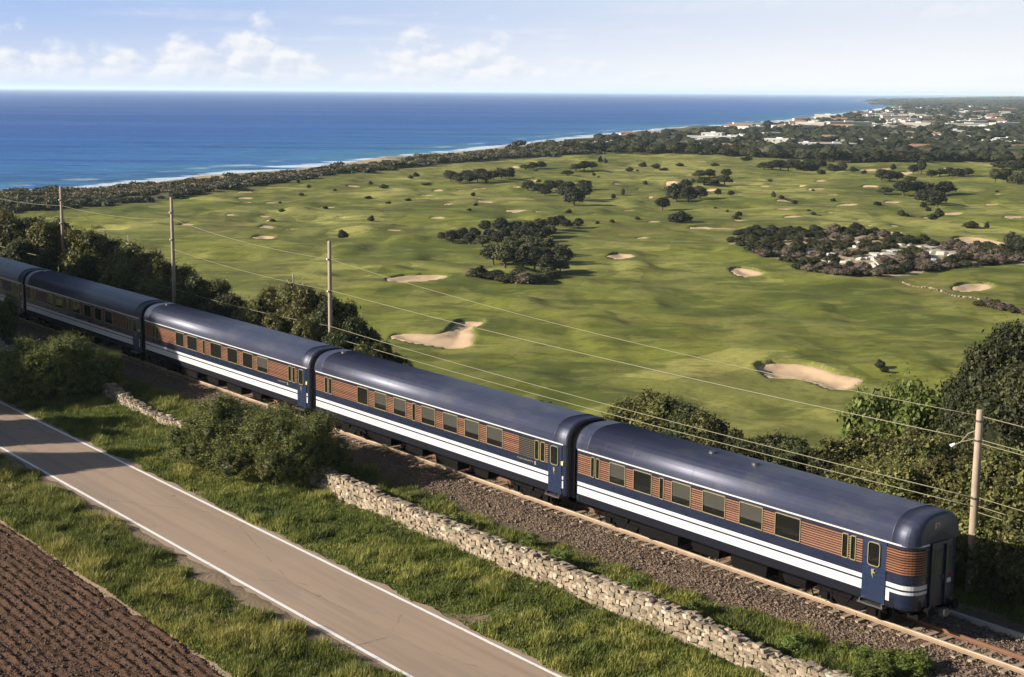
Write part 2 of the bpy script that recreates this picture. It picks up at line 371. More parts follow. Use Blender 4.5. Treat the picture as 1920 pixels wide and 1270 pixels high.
def roof_mat():
    m, t, p = mat('roof paint'); v = tcoord(t)
    st = noise(t, mapping(t, v, (.05, 4.5, 4.5)), 2.2, 5, .6); bl = noise(t, mapping(t, v, (.5, 1, 1)), 1.3, 4)
    c = MIX(t, st, (.012, .015, .034), (.040, .045, .080)); c = MIX(t, M(t, 'MULTIPLY', SSTEP(t, bl, .48, .70), .45), c, (.060, .060, .070)); dr = noise(t, mapping(t, v, (1.6, .35, .35)), 2.0, 6, .7); c = MIX(t, M(t, 'MULTIPLY', SSTEP(t, dr, .52, .70), .38), c, (.018, .017, .018))
    lk(t, c, p.inputs['Base Color']); lk(t, M(t, 'ADD', M(t, 'MULTIPLY', st, .30), .30), p.inputs['Roughness'])
    p.inputs['Specular IOR Level'].default_value = .32
    p.inputs['Metallic'].default_value = .25
    # sheet seams and lengthwise ribs
    x = N(t, 'ShaderNodeSeparateXYZ', ins={0: v}).outputs[0]
    fr = M(t, 'ABSOLUTE', M(t, 'SUBTRACT', M(t, 'FRACT', M(t, 'MULTIPLY', x, .55)), .5))
    bump(t, p, M(t, 'ADD', M(t, 'MULTIPLY', SSTEP(t, fr, .490, .5), .35), M(t, 'ADD', M(t, 'MULTIPLY', st, .55), M(t, 'ADD', M(t, 'MULTIPLY', bl, .8), M(t, 'MULTIPLY', M(t, 'SINE', M(t, 'MULTIPLY', N(t, 'ShaderNodeSeparateXYZ', ins={0: v}).outputs[1], 34.0)), .22)))), .40, .02)
    return m
MAT['roof'] = roof_mat()
def wood_mat():
    m, t, p = mat('varnished louvre wood'); v = tcoord(t); oi = N(t, 'ShaderNodeObjectInfo').outputs['Random']
    n = noise(t, mapping(t, v, (.8, 6, 6)), 4, 5)
    c = MIX(t, n, (.145, .052, .026), (.28, .125, .064)); hs = N(t, 'ShaderNodeHueSaturation', ins={'Color': c, 'Value': M(t, 'ADD', M(t, 'MULTIPLY', oi, .5), .75)})
    lk(t, hs.outputs[0], p.inputs['Base Color']); p.inputs['Roughness'].default_value = .42; p.inputs['Coat Weight'].default_value = .3
    return m
MAT['wood'] = wood_mat(); MAT['wood_back'] = simple('louvre backing', (.022, .011, .008), .9, 0, .2, 3, .1)
MAT['grille'] = simple('dark grille', (.03, .028, .015), .5)
def glass_mat():
    m, t, p = mat('tinted glass'); t.nodes.remove(p)
    g = N(t, 'ShaderNodeBsdfGlossy', ins={'Color': (.9, .9, .9, 1), 'Roughness': .04}); tr = N(t, 'ShaderNodeBsdfTransparent', ins={'Color': (.60, .60, .58, 1)})
    lw = N(t, 'ShaderNodeFresnel', ins={'IOR': 1.5})
    lk(t, N(t, 'ShaderNodeMixShader', ins={0: lw.outputs[0], 1: tr.outputs[0], 2: g.outputs[0]}).outputs[0], t.nodes['Material Output'].inputs[0]); return m
MAT['glass'] = glass_mat()
def sand_mat(name, a, b, scale=.9):
    m, t, p = mat(name); v = tcoord(t); n = noise(t, v, scale, 6, .6); n2 = noise(t, v, scale*14, 3)
    lk(t, MIX(t, n2, MIX(t, n, a, b), tuple(x*.8 for x in b)), p.inputs['Base Color']); p.inputs['Roughness'].default_value = .95
    p.inputs['Specular IOR Level'].default_value = .1
    bump(t, p, n2, .6, .08); return m
MAT['sand'] = sand_mat('bunker sand', (.44, .31, .19), (.58, .42, .27))
MAT['rock'] = simple('pale limestone', (.50, .46, .40), .9, 0, .3, 2.2, bmp=.6)
def stone_mat():
    m, t, p = mat('dry stone'); v = tcoord(t); oi = N(t, 'ShaderNodeObjectInfo').outputs['Random']
    a = N(t, 'ShaderNodeAttribute', attribute_name='tint').outputs['Fac']; f = M(t, 'FRACT', M(t, 'ADD', M(t, 'MULTIPLY', oi, 7.3), a))
    c = RAMP(t, f, [(0, (.16, .120, .080)), (.35, (.27, .207, .140)), (.75, (.36, .28, .19)), (.93, (.44, .355, .25)), (1, (.60, .53, .43))])
    n = noise(t, v, 5, 6, .65); c = MIX(t, SSTEP(t, n, .42, .72), c, (.17, .135, .098)); c = MIX(t, M(t, 'MULTIPLY', SSTEP(t, noise(t, v, 2.6, 3), .60, .70), .6), c, (.075, .065, .048)); c = MIX(t, M(t, 'MULTIPLY', SSTEP(t, noise(t, v, 1.3, 4), .55, .7), .55), c, (.15, .135, .095))
    lk(t, c, p.inputs['Base Color']); p.inputs['Roughness'].default_value = .92; bump(t, p, n, .7, .04); return m
MAT['stone'] = stone_mat()
MAT['mortar'] = simple('wall core rubble', (.12, .095, .070), .95, 0, .4, 6, bmp=.8)
MAT['pole'] = simple('weathered pole wood', (.34, .265, .19), .85, 0, .3, 3, bmp=.3)
MAT['wire'] = simple('old copper wire', (.20, .185, .105), .6, .0, .2, 1)
MAT['ceramic'] = simple('white insulator', (.62, .62, .60), .3)
MAT['concrete'] = simple('pale concrete', (.40, .36, .31), .9, 0, .25, 3, bmp=.4)
MAT['rail_side'] = simple('rail steel', (.58, .45, .32), .55, .1, .3, 2)
MAT['rail_tan'] = simple('dusty rail steel', (.27, .185, .12), .8, .0, .35, 2)
MAT['rail_rust'] = simple('rusty rail steel', (.16, .075, .038), .8, .1, .35, 2)
MAT['sleeper'] = simple('weathered sleeper', (.30, .225, .155), .9, 0, .35, 4, bmp=.5)
def asphalt_mat():
    m, t, p = mat('worn asphalt'); v = tcoord(t)
    n = noise(t, mapping(t, v, (.25, 1, 1)), .8, 6, .6); n2 = noise(t, v, 60, 3); n3 = noise(t, mapping(t, v, (.05, 1.6, 1)), 1.0, 4)
    c = MIX(t, n, (.255, .180, .126), (.335, .244, .174)); c = MIX(t, M(t, 'MULTIPLY', SSTEP(t, n3, .45, .65), .5), c, (.185, .138, .104)); pa = noise(t, mapping(t, v, (.12, .5, 1)), .8, 2); c = MIX(t, M(t, 'MULTIPLY', SSTEP(t, pa, .60, .62), .35), c, (.21, .165, .13))
    c = MIX(t, M(t, 'MULTIPLY', n2, .35), c, (.30, .24, .19))
    vo = N(t, 'ShaderNodeTexVoronoi', feature='DISTANCE_TO_EDGE', ins={'Vector': mapping(t, MIX(t, .12, v, N(t, 'ShaderNodeTexNoise', ins={'Vector': v, 'Scale': 1.5, 'Detail': 4}).outputs[1]), (.22, .5, 1)), 'Scale': .55}).outputs[0]
    crack = M(t, 'MULTIPLY', SSTEP(t, M(t, 'MULTIPLY', vo, -1), -.010, -.002), SSTEP(t, n, .44, .56))
    c = MIX(t, M(t, 'MULTIPLY', crack, .4), c, (.06, .046, .037))
    sp = SSTEP(t, noise(t, v, 1.1, 2), .72, .78); c = MIX(t, M(t, 'MULTIPLY', sp, .5), c, (.10, .08, .065))
    lk(t, c, p.inputs['Base Color']); p.inputs['Roughness'].default_value = .85; p.inputs['Specular IOR Level'].default_value = .3; bump(t, p, n2, .35, .01); return m
MAT['asphalt'] = asphalt_mat()
def line_mat():
    m, t, p = mat('road paint'); v = tcoord(t); n = noise(t, v, 6, 6, .7)
    lk(t, MIX(t, SSTEP(t, n, .54, .72), (.80, .79, .77), (.38, .33, .27)), p.inputs['Base Color']); p.inputs['Roughness'].default_value = .7; return m
MAT['line'] = line_mat()
def near_ground_mat():
    m, t, p = mat('verge earth'); v = tcoord(t); g = N(t, 'ShaderNodeAttribute', attribute_name='grass').outputs['Fac']; gr = N(t, 'ShaderNodeAttribute', attribute_name='gravel').outputs['Fac']
    n = noise(t, v, 1.2, 6, .6); n2 = noise(t, v, 7, 4, .6); n3 = noise(t, v, 25, 3, .7)
    earth = MIX(t, n2, (.17, .125, .080), (.30, .23, .155)); grass = MIX(t, n, (.055, .080, .014), (.130, .145, .034))
    grass = MIX(t, SSTEP(t, n2, .5, .75), grass, (.12, .105, .045))
    c = MIX(t, SSTEP(t, M(t, 'ADD', g, M(t, 'MULTIPLY', M(t, 'SUBTRACT', n2, .5), .7)), .35, .6), earth, grass)
    vo = N(t, 'ShaderNodeTexVoronoi', ins={'Vector': v, 'Scale': 11.0}); vc = N(t, 'ShaderNodeSeparateColor', ins={0: vo.outputs['Color']}).outputs[0]
    st = MIX(t, n2, RAMP(t, vc, [(0, (.060, .046, .036)), (.5, (.13, .10, .076)), (1, (.25, .20, .155))]), (.125, .088, .060)); c = MIX(t, gr, c, st)
    lk(t, c, p.inputs['Base Color']); p.inputs['Roughness'].default_value = .95; p.inputs['Specular IOR Level'].default_value = .1
    bump(t, p, M(t, 'ADD', n2, M(t, 'MULTIPLY', n3, .6)), 1.0, .07); return m
MAT['near_ground'] = near_ground_mat()
def ballast_mat():
    m, t, p = mat('ballast'); v = tcoord(t)
    vo = N(t, 'ShaderNodeTexVoronoi', ins={'Vector': v, 'Scale': 14.0, 'Randomness': 1.0}); n = noise(t, v, .7, 5)
    hs = N(t, 'ShaderNodeSeparateColor', ins={0: vo.outputs['Color']})
    c = RAMP(t, hs.outputs[0], [(0, (.058, .042, .031)), (.5, (.135, .092, .064)), (.85, (.21, .148, .104)), (1, (.31, .235, .172))])
    c = MIX(t, M(t, 'MULTIPLY', n, .4), c, (.13, .085, .055))
    lk(t, c, p.inputs['Base Color']); p.inputs['Roughness'].default_value = .95; p.inputs['Specular IOR Level'].default_value = .15
    bump(t, p, M(t, 'MULTIPLY', vo.outputs['Distance'], -1), 1.0, .10); return m
MAT['ballast'] = ballast_mat()
MAT['ballast_stone'] = simple('ballast stone', (.165, .118, .086), .95, 0, .7, .9)
def soil_mat():
    m, t, p = mat('ploughed soil'); v = tcoord(t); n = noise(t, v, 1.0, 5, .6); n2 = noise(t, v, 16, 4, .65)
    c = MIX(t, n2, (.044, .025, .016), (.135, .077, .048)); c = MIX(t, M(t, 'MULTIPLY', n, .5), c, (.078, .046, .031))
    c = MIX(t, SSTEP(t, noise(t, v, 22, 2), .68, .74), c, (.24, .15, .10))
    lk(t, c, p.inputs['Base Color']); p.inputs['Roughness'].default_value = .95; p.inputs['Specular IOR Level'].default_value = .1; bump(t, p, n2, 1.0, .06); return m
MAT['soil'] = soil_mat()
def terrain_mat():
    m, t, p = mat('links turf'); v = tcoord(t)
    A = {k: N(t, 'ShaderNodeAttribute', attribute_name=k).outputs['Fac'] for k in ('wild', 'bare', 'beach')}
    n = noise(t, v, .022, 6, .55); n2 = noise(t, v, .12, 6, .6); n3 = noise(t, v, .9, 5, .65); n4 = noise(t, mapping(t, v, (1, .6, 1)), .05, 3)
    # mowing panels, with the shade of gentle swales painted in as darker patches
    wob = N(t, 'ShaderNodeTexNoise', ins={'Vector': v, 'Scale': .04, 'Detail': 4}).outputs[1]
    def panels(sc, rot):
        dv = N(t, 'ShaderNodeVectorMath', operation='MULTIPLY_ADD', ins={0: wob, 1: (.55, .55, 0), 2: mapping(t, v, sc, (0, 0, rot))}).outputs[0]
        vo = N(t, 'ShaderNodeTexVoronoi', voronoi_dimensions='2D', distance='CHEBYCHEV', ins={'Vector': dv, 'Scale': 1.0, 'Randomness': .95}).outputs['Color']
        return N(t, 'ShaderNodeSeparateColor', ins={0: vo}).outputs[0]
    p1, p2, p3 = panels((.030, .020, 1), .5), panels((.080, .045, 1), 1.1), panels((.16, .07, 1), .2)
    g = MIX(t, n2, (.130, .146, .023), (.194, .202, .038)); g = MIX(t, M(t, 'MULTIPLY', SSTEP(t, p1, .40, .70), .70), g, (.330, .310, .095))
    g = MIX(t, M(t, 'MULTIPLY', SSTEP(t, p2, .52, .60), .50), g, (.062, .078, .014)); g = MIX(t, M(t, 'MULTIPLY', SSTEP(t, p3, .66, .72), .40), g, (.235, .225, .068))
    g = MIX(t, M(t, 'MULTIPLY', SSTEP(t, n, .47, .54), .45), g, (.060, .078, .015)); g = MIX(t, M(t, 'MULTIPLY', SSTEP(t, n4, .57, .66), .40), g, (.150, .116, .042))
    n5 = noise(t, mapping(t, v, (.7, 1, 1)), .085, 5, .6); g = MIX(t, M(t, 'MULTIPLY', SSTEP(t, n5, .52, .58), .55), g, (.052, .066, .014))  # darker bands: swale shading put into the turf colour
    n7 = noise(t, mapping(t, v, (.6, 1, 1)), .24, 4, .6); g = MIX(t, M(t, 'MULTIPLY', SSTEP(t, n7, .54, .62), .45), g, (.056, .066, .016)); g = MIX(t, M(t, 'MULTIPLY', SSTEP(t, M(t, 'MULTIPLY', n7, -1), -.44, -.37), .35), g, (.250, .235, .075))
    g = MIX(t, M(t, 'MULTIPLY', SSTEP(t, n3, .40, .65), .28), g, (.070, .078, .018))
    wild = MIX(t, n2, (.060, .058, .026), (.125, .110, .055)); bare = MIX(t, n2, (.24, .185, .125), (.40, .32, .22))
    c = MIX(t, SSTEP(t, M(t, 'ADD', A['wild'], M(t, 'MULTIPLY', M(t, 'SUBTRACT', n2, .5), .5)), .4, .6), g, wild)
    c = MIX(t, SSTEP(t, M(t, 'ADD', A['bare'], M(t, 'MULTIPLY', M(t, 'SUBTRACT', n2, .5), .8)), .4, .65), c, bare)
    c = MIX(t, A['beach'], c, (.33, .26, .18))
    lk(t, c, p.inputs['Base Color']); p.inputs['Roughness'].default_value = .95; p.inputs['Specular IOR Level'].default_value = .08
    bump(t, p, M(t, 'ADD', n2, M(t, 'MULTIPLY', n3, .12)), .5, .8); return m
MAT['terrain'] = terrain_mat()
def sea_mat():
    m, t, p = mat('sea water'); v = tcoord(t); sh = N(t, 'ShaderNodeAttribute', attribute_name='shore').outputs['Fac']
    n = noise(t, mapping(t, v, (.4, 1.0, 1), (0, 0, .25)), .012, 6, .6); n2 = noise(t, mapping(t, v, (.35, 1, 1), (0, 0, .2)), .07, 6, .65)
    c = RAMP(t, M(t, 'ADD', M(t, 'MULTIPLY', sh, 1/900), M(t, 'MULTIPLY', M(t, 'SUBTRACT', n, .5), .25)), [(0, (.050, .17, .27)), (.08, (.030, .125, .29)), (.30, (.012, .082, .28)), (.8, (.007, .058, .25)), (1, (.006, .052, .235))])
    c = MIX(t, M(t, 'MULTIPLY', SSTEP(t, n2, .44, .72), .62), c, (.006, .026, .12)); n6 = noise(t, mapping(t, v, (.25, 1, 1), (0, 0, .15)), .0035, 5, .6); c = MIX(t, M(t, 'MULTIPLY', SSTEP(t, n6, .47, .58), .55), c, (.022, .098, .30)); n8 = noise(t, mapping(t, v, (.12, 1, 1), (0, 0, .08)), .02, 5, .65); c = MIX(t, M(t, 'MULTIPLY', SSTEP(t, n8, .50, .62), .5), c, (.006, .034, .15))
    fo = N(t, 'ShaderNodeTexNoise', ins={'Vector': mapping(t, v, (.5, 1, 1)), 'Scale': .035, 'Detail': 6, 'Roughness': .65}).outputs[0]
    wv = M(t, 'SINE', M(t, 'ADD', M(t, 'MULTIPLY', sh, .16), M(t, 'MULTIPLY', n2, 5)))
    foam = M(t, 'MULTIPLY', SSTEP(t, M(t, 'MULTIPLY', sh, -1), -48, -8), SSTEP(t, M(t, 'ADD', M(t, 'ADD', fo, M(t, 'MULTIPLY', wv, .10)), M(t, 'MULTIPLY', SSTEP(t, M(t, 'MULTIPLY', sh, -1), -22, -3), .15)), .58, .68))
    cap = M(t, 'MULTIPLY', SSTEP(t, noise(t, mapping(t, v, (.12, .8, 1), (0, 0, .1)), .02, 6, .72), .715, .76), .5)
    foam = M(t, 'MAXIMUM', foam, cap)
    c = MIX(t, M(t, 'MULTIPLY', foam, .55), c, (.75, .80, .84))
    lk(t, c, p.inputs['Base Color']); p.inputs['Roughness'].default_value = .55; p.inputs['Specular IOR Level'].default_value = .12
    b = N(t, 'ShaderNodeBump', ins={'Height': n2, 'Strength': .9, 'Distance': 4.0}); lk(t, b.outputs[0], p.inputs['Normal'])
    return m
MAT['sea'] = sea_mat()
MAT['plaster'] = simple('white plaster', (.56, .55, .53), .85, 0, .12, .6)
MAT['plaster_warm'] = simple('cream plaster', (.48, .44, .37), .85, 0, .15, .6)
MAT['roof_pale'] = simple('pale roof sheet', (.48, .48, .49), .6, 0, .15, .4)
MAT['roof_tile'] = simple('faded terracotta', (.30, .17, .10), .9, 0, .25, .8)
MAT['pane'] = simple('house window', (.03, .035, .045), .15)

# ------------------------------------------------------------------ terrain and sea
def polar(rs, th):
    R, T = np.meshgrid(rs, th, indexing='ij'); nr, nt = len(rs), len(th)
    x = (R*np.sin(T)).ravel(); y = (R*np.cos(T)).ravel(); i = np.arange(nr*nt).reshape(nr, nt)
    F = np.stack([i[:-1, :-1], i[:-1, 1:], i[1:, 1:], i[1:, :-1]], -1).reshape(-1, 4)
    return x, y, F
rs = np.concatenate([np.geomspace(48, 110, 60)[:-1], np.geomspace(110, 900, 330)[:-1], np.geomspace(900, 40000, 90)])
th = np.radians(np.concatenate([np.linspace(-60, -26, 40)[:-1], np.linspace(-26, 26, 400)[:-1], np.linspace(26, 60, 40)]))
x, y, F = polar(rs, th)
z = ground(x, y); s_ = x*NN[0]+y*NN[1]
z = z-3.0*sst(54.5, 52.0, s_)
c = coastd(x, y)
keep = (c[F] > -120).any(1) & (s_[F] > 30).any(1)
SCRUB_IMG = [(1362, 456), (1400, 441), (1480, 431), (1560, 438), (1640, 440), (1760, 458), (1850, 465), (1940, 470), (1960, 497), (1850, 492), (1780, 500), (1700, 515), (1640, 519), (1560, 516), (1490, 496), (1420, 480)]
SCRUBP = [at(a, b, GOLF)[:2] for a, b in SCRUB_IMG]
wild = np.where(inpoly(x, y, GOLFP), 0.0, 1.0)
bare = np.where(inpoly(x, y, SCRUBP), .62, 0.0)+.55*sst(10, 0, np.hypot(*(np.array([x, y])-np.array(at(985, 515, GOLF)[:2])[:, None])))
bare = bare+sst(50, 0, np.abs(c-40))*.62*sst(1500, 800, np.hypot(x, y))
town = wild*sst(600, 900, np.hypot(x, y))*sst(60, 140, c); bare = bare+town*.28
beach = sst(34, 16, c)
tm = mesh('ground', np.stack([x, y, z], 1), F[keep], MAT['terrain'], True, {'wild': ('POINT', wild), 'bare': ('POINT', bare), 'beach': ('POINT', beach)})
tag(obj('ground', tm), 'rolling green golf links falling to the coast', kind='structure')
rs = np.concatenate([np.geomspace(300, 3000, 240)[:-1], np.geomspace(3000, 70000, 60)])
th = np.radians(np.linspace(-62, 45, 300)); x, y, F = polar(rs, th); c = coastd(x, y)
keep = (c[F] < 60).any(1)
sm = mesh('sea', np.stack([x, y, np.full_like(x, SEA)], 1), F[keep], MAT['sea'], False, {'shore': ('POINT', np.maximum(-c, 0))})
tag(obj('sea', sm), 'deep blue sea with breakers along the shore', kind='structure')

# near ground around road and railway, in line coordinates (t along, s across)
def grass_mask(t, s):
    g = .90*np.ones_like(t)+.42*fbm(t/2.2, s/1.6, 77, 4)
    g = g*sst(26.55, 25.7, s+.5*fbm(t/1.7, s*0, 5, 3)) + g*sst(31.25, 31.65, s+.18*fbm(t/1.1, s*0, 8, 3))*(s > 28)
    rail = sst(41.9, 39.4, s+.9*fbm(t/2.5, s/2, 91, 3))+sst(47.6, 49.0, s+.5*fbm(t/2, s, 17, 2))
    g = np.where(s > 37, g*rail, g); g = np.where(s < 22.3, 0, g)
    return np.clip(g, 0, 1)
T_, S_ = np.meshgrid(np.arange(-12, 190, .28), np.arange(6, 57.2, .28), indexing='ij')
t1, s1 = T_.ravel(), S_.ravel(); P = t1[:, None]*D+s1[:, None]*NN
z1 = base_h(P[:, 0], P[:, 1]); gm = grass_mask(t1, s1); z1 = z1+.035*gm*fbm(t1/.5, s1/.5, 12, 2)
z1 = np.where(s1 < 22.2, z1-.35, z1); z1 = np.where((s1 > 26.95) & (s1 < 31.3), z1-.06, z1)
gravel = sst(38.9, 40.0, s1+.7*fbm(t1/2, s1/2, 55, 3))*sst(49.5, 47.5, s1)
ii = np.arange(len(t1)).reshape(T_.shape); F = np.stack([ii[:-1, :-1], ii[1:, :-1], ii[1:, 1:], ii[:-1, 1:]], -1).reshape(-1, 4)
gm_me = mesh('verge', np.column_stack([P[:, :2], z1]), F[:, ::-1], MAT['near_ground'], True, {'grass': ('POINT', gm), 'gravel': ('POINT', gravel)})
tag(obj('verge', gm_me), 'grassy earth verges beside the road and railway', kind='structure')

# ploughed field
T_, S_ = np.meshgrid(np.arange(30, 82, .13), np.arange(8, 22.9, .07), indexing='ij'); t1, s1 = T_.ravel(), S_.ravel()
P = t1[:, None]*D+s1[:, None]*NN
edge = sst(22.75, 22.1, s1+.35*fbm(t1/1.2, s1*0, 7, 3))
z1 = -.74+edge*((.036+.014*fbm(t1/4, s1/1.5, 12, 2))*np.sin(s1*math.tau/.43+0.6*fbm(t1/5, s1/2, 2, 3))+.042*fbm(t1/.30, s1/.17, 4, 3, .6)+.045*np.clip(fbm(t1/.35, s1/.3, 14, 2)-.35, 0, 1)+.03*fbm(t1/2, s1/2, 6, 2))-(1-edge)*.25
ii = np.arange(len(t1)).reshape(T_.shape); F = np.stack([ii[:-1, :-1], ii[1:, :-1], ii[1:, 1:], ii[:-1, 1:]], -1).reshape(-1, 4)
tag(obj('ploughed_field', mesh('ploughed_field', np.column_stack([P[:, :2], z1]), F[:, ::-1], MAT['soil'], False)), 'brown ploughed soil with furrows along the road', kind='structure')

# ------------------------------------------------------------------ road
def ribbon(name, s0, s1, z, m, t0=-10, t1=190, step=.5, wob=0.0, seed=1, parent=None, cols=2):
    t = np.arange(t0, t1, step); e0 = s0-wob*np.abs(fbm(t/1.3, t*0, seed, 3)); e1 = s1+wob*np.abs(fbm(t/1.1, t*0, seed+9, 3))
    V = []
    for k in range(cols):
        f = k/(cols-1); V.append(np.stack([t, e0*(1-f)+e1*f, np.full_like(t, z)], 1))
    V = np.stack(V, 1).reshape(-1, 3); n = len(t); i = np.arange(n*cols).reshape(n, cols)
    F = np.stack([i[:-1, :-1], i[:-1, 1:], i[1:, 1:], i[1:, :-1]], -1).reshape(-1, 4)
    o = obj(name, mesh(name, V, F, m), parent)
    return o
# local frame whose x is along the line (away) and y across it: used by road, track and wall
LINE = Matrix(((D[0], NN[0], 0, 0), (D[1], NN[1], 0, 0), (0, 0, 1, 0), (0, 0, 0, 1)))
def inline(o): o.matrix_world = LINE; return o
# LINE is left-handed in (t,s): use mirrored coordinates instead (x = -t)
def ribbon2(name, s0, s1, z, m, parent=None, **k):
    o = ribbon(name, s0, s1, z, m, **k); me = o.data
    co = np.empty(len(me.vertices)*3, np.float32); me.vertices.foreach_get('co', co); co = co.reshape(-1, 3); co[:, 0] *= -1; me.vertices.foreach_set('co', co.ravel()); me.update()
    if parent: o.parent = parent
    else: o.rotation_euler = (0, 0, ROTZ)
    return o
road = tag(ribbon2('road', 26.85, 31.38, -.600, MAT['asphalt'], wob=.22, seed=4, cols=4, step=.3), 'narrow tan asphalt lane with white edge lines', kind='structure')
for a, b, sd in ((26.97, 27.12, 3), (31.10, 31.24, 6)):
    ribbon2('edge_line', a, b, -.594, MAT['line'], parent=road, wob=.012, seed=sd, step=.25)

# ------------------------------------------------------------------ railway
TC = 43.9       # track centre, across
def line_obj(name, me, parent=None): 
    o = obj(name, me, parent)
    if not parent: o.rotation_euler = (0, 0, ROTZ)
    return o
T_, S_ = np.meshgrid(np.arange(-12, 190, .14), np.arange(39.2, 48.61, .14), indexing='ij'); t1, s1 = T_.ravel(), S_.ravel()
jig = .25*fbm(t1/1.4, s1/1.4, 44, 3)
prof = np.interp(s1+jig, [39.0, 39.9, 42.1, 45.7, 47.6, 48.6], [-.95, -.56, -.222, -.215, -.5, -.95]) + .022*fbm(t1/.16, s1/.16, 8, 2)+.03*fbm(t1/.9, s1/.9, 9, 2)
ii = np.arange(len(t1)).reshape(T_.shape); F = np.stack([ii[:-1, :-1], ii[1:, :-1], ii[1:, 1:], ii[:-1, 1:]], -1).reshape(-1, 4)
tag(line_obj('track_bed', mesh('track_bed', np.column_stack([-t1, s1, prof]), F, MAT['ballast'])), 'brown stone ballast bed under the railway track', kind='structure')
track = thing('railway_track', None, None, (0, 0, 0), ROTZ); tag(track, 'railway track with pale near rail and sleepers', kind='structure')
def rail_mesh(s, m):
    b = MB()
    pr = [(-.065, -.16), (.065, -.16), (.065, -.135), (.012, -.12), (.012, -.04), (.036, -.03), (.036, 0), (-.036, 0), (-.036, -.03), (-.012, -.04), (-.012, -.12), (-.065, -.135)]
    n = len(pr); V = [(x, s+a, h) for x in (-190, 12) for a, h in pr]
    b.add(V, [(j, (j+1) % n, n+(j+1) % n, n+j) for j in range(n)]); return b.mesh('rail', m)
rl = obj('rail', rail_mesh(TC-.5335, MAT['rail_tan']), track); rl['label'] = 'near rail with pale worn head'
obj('rail_head', MB().box(-190, 12, TC-.5335-.040, TC-.5335+.040, -.028, .004).mesh('rail_head', MAT['rail_side']), rl)
obj('rail', rail_mesh(TC+.5335, MAT['rail_rust']), track)['label'] = 'rusty far rail'
rg = random.Random(5)
sb = MB().hexa([(-.12, -1.02, -.30), (.12, -1.02, -.30), (.12, 1.02, -.30), (-.12, 1.02, -.30), (-.105, -1.0, -.165), (.105, -1.0, -.165), (.105, 1.0, -.165), (-.105, 1.0, -.165)])
sbm = sb.mesh('sleeper', MAT['sleeper'])
for k in range(206):
    o = obj('sleeper', sbm, track, (-(14+k*.62)+rg.uniform(-.03, .03), TC+rg.uniform(-.10, .10), rg.uniform(-.035, .004))); o.rotation_euler = (rg.uniform(-.012, .012), rg.uniform(-.05, .05), rg.uniform(-.035, .035)); o.scale = (rg.uniform(.8, 1.1), rg.uniform(.93, 1.04), 1)
kb = MB(); rr = random.Random(3)
for k in range(60):
    a = 40-k*1.5; kb.hexa([(-a, 46.55, -.6), (-a+1.48, 46.55, -.6), (-a+1.48, 46.78, -.6), (-a, 46.78, -.6)]+[(-a, 46.56, -.17+rr.uniform(-.015, .015)), (-a+1.48, 46.56, -.17), (-a+1.48, 46.77, -.17), (-a, 46.77, -.17+rr.uniform(-.015, .015))])
tag(line_obj('kerb', kb.mesh('kerb', MAT['concrete'])), 'pale concrete kerb on the far side of the track', kind='structure')

# loose stones on the ballast shoulder
rng = np.random.default_rng(7)
def octa_scatter(n, t0, t1, s0, s1, lo, hi, zf, seed):
    r = np.random.default_rng(seed); t = r.uniform(t0, t1, n); s = r.uniform(s0, s1, n); z = zf(t, s); sz = r.uniform(lo, hi, n)*(1+r.exponential(.35, n))
    B = np.array([(1, 0, 0), (-1, 0, 0), (0, 1, 0), (0, -1, 0), (0, 0, .7), (0, 0, -.7)])
    V = B[None]*sz[:, None, None]*r.uniform(.6, 1.3, (n, 6, 1)); a = r.uniform(0, 6.3, n); ca, sa = np.cos(a)[:, None], np.sin(a)[:, None]
    X = V[..., 0]*ca-V[..., 1]*sa; Yv = V[..., 0]*sa+V[..., 1]*ca
    V = np.stack([X-t[:, None], Yv+s[:, None], V[..., 2]+(z+sz*.2)[:, None]], -1).reshape(-1, 3)
    Fb = np.array([(0, 2, 4), (2, 1, 4), (1, 3, 4), (3, 0, 4), (2, 0, 5), (1, 2, 5), (3, 1, 5), (0, 3, 5)])
    return V, (Fb[None]+6*np.arange(n)[:, None, None]).reshape(-1, 3)
def bed_z(t, s): return np.interp(s+.25*fbm(t/1.4, s/1.4, 44, 3), [39.2, 39.9, 42.1, 45.7, 47.6, 48.6], [-.55, -.52, -.21, -.21, -.48, -.5])
V, F = octa_scatter(26000, 20, 100, 38.5, 48.2, .03, .055, bed_z, 3)
tag(line_obj('ballast_stones', mesh('ballast_stones', V, F, MAT['ballast_stone'])), 'loose brown ballast stones along the track', 'stones', kind='stuff')

def field_z(t, s): return np.full_like(t, -.72)
V, F = octa_scatter(14000, 36, 80, 12, 22.2, .02, .042, field_z, 23)
tag(line_obj('soil_clods', mesh('soil_clods', V, F, simple('soil clod', (.105, .062, .041), .95, 0, .6, 1.1))), 'loose brown clods on the ploughed field', 'clods', kind='stuff')
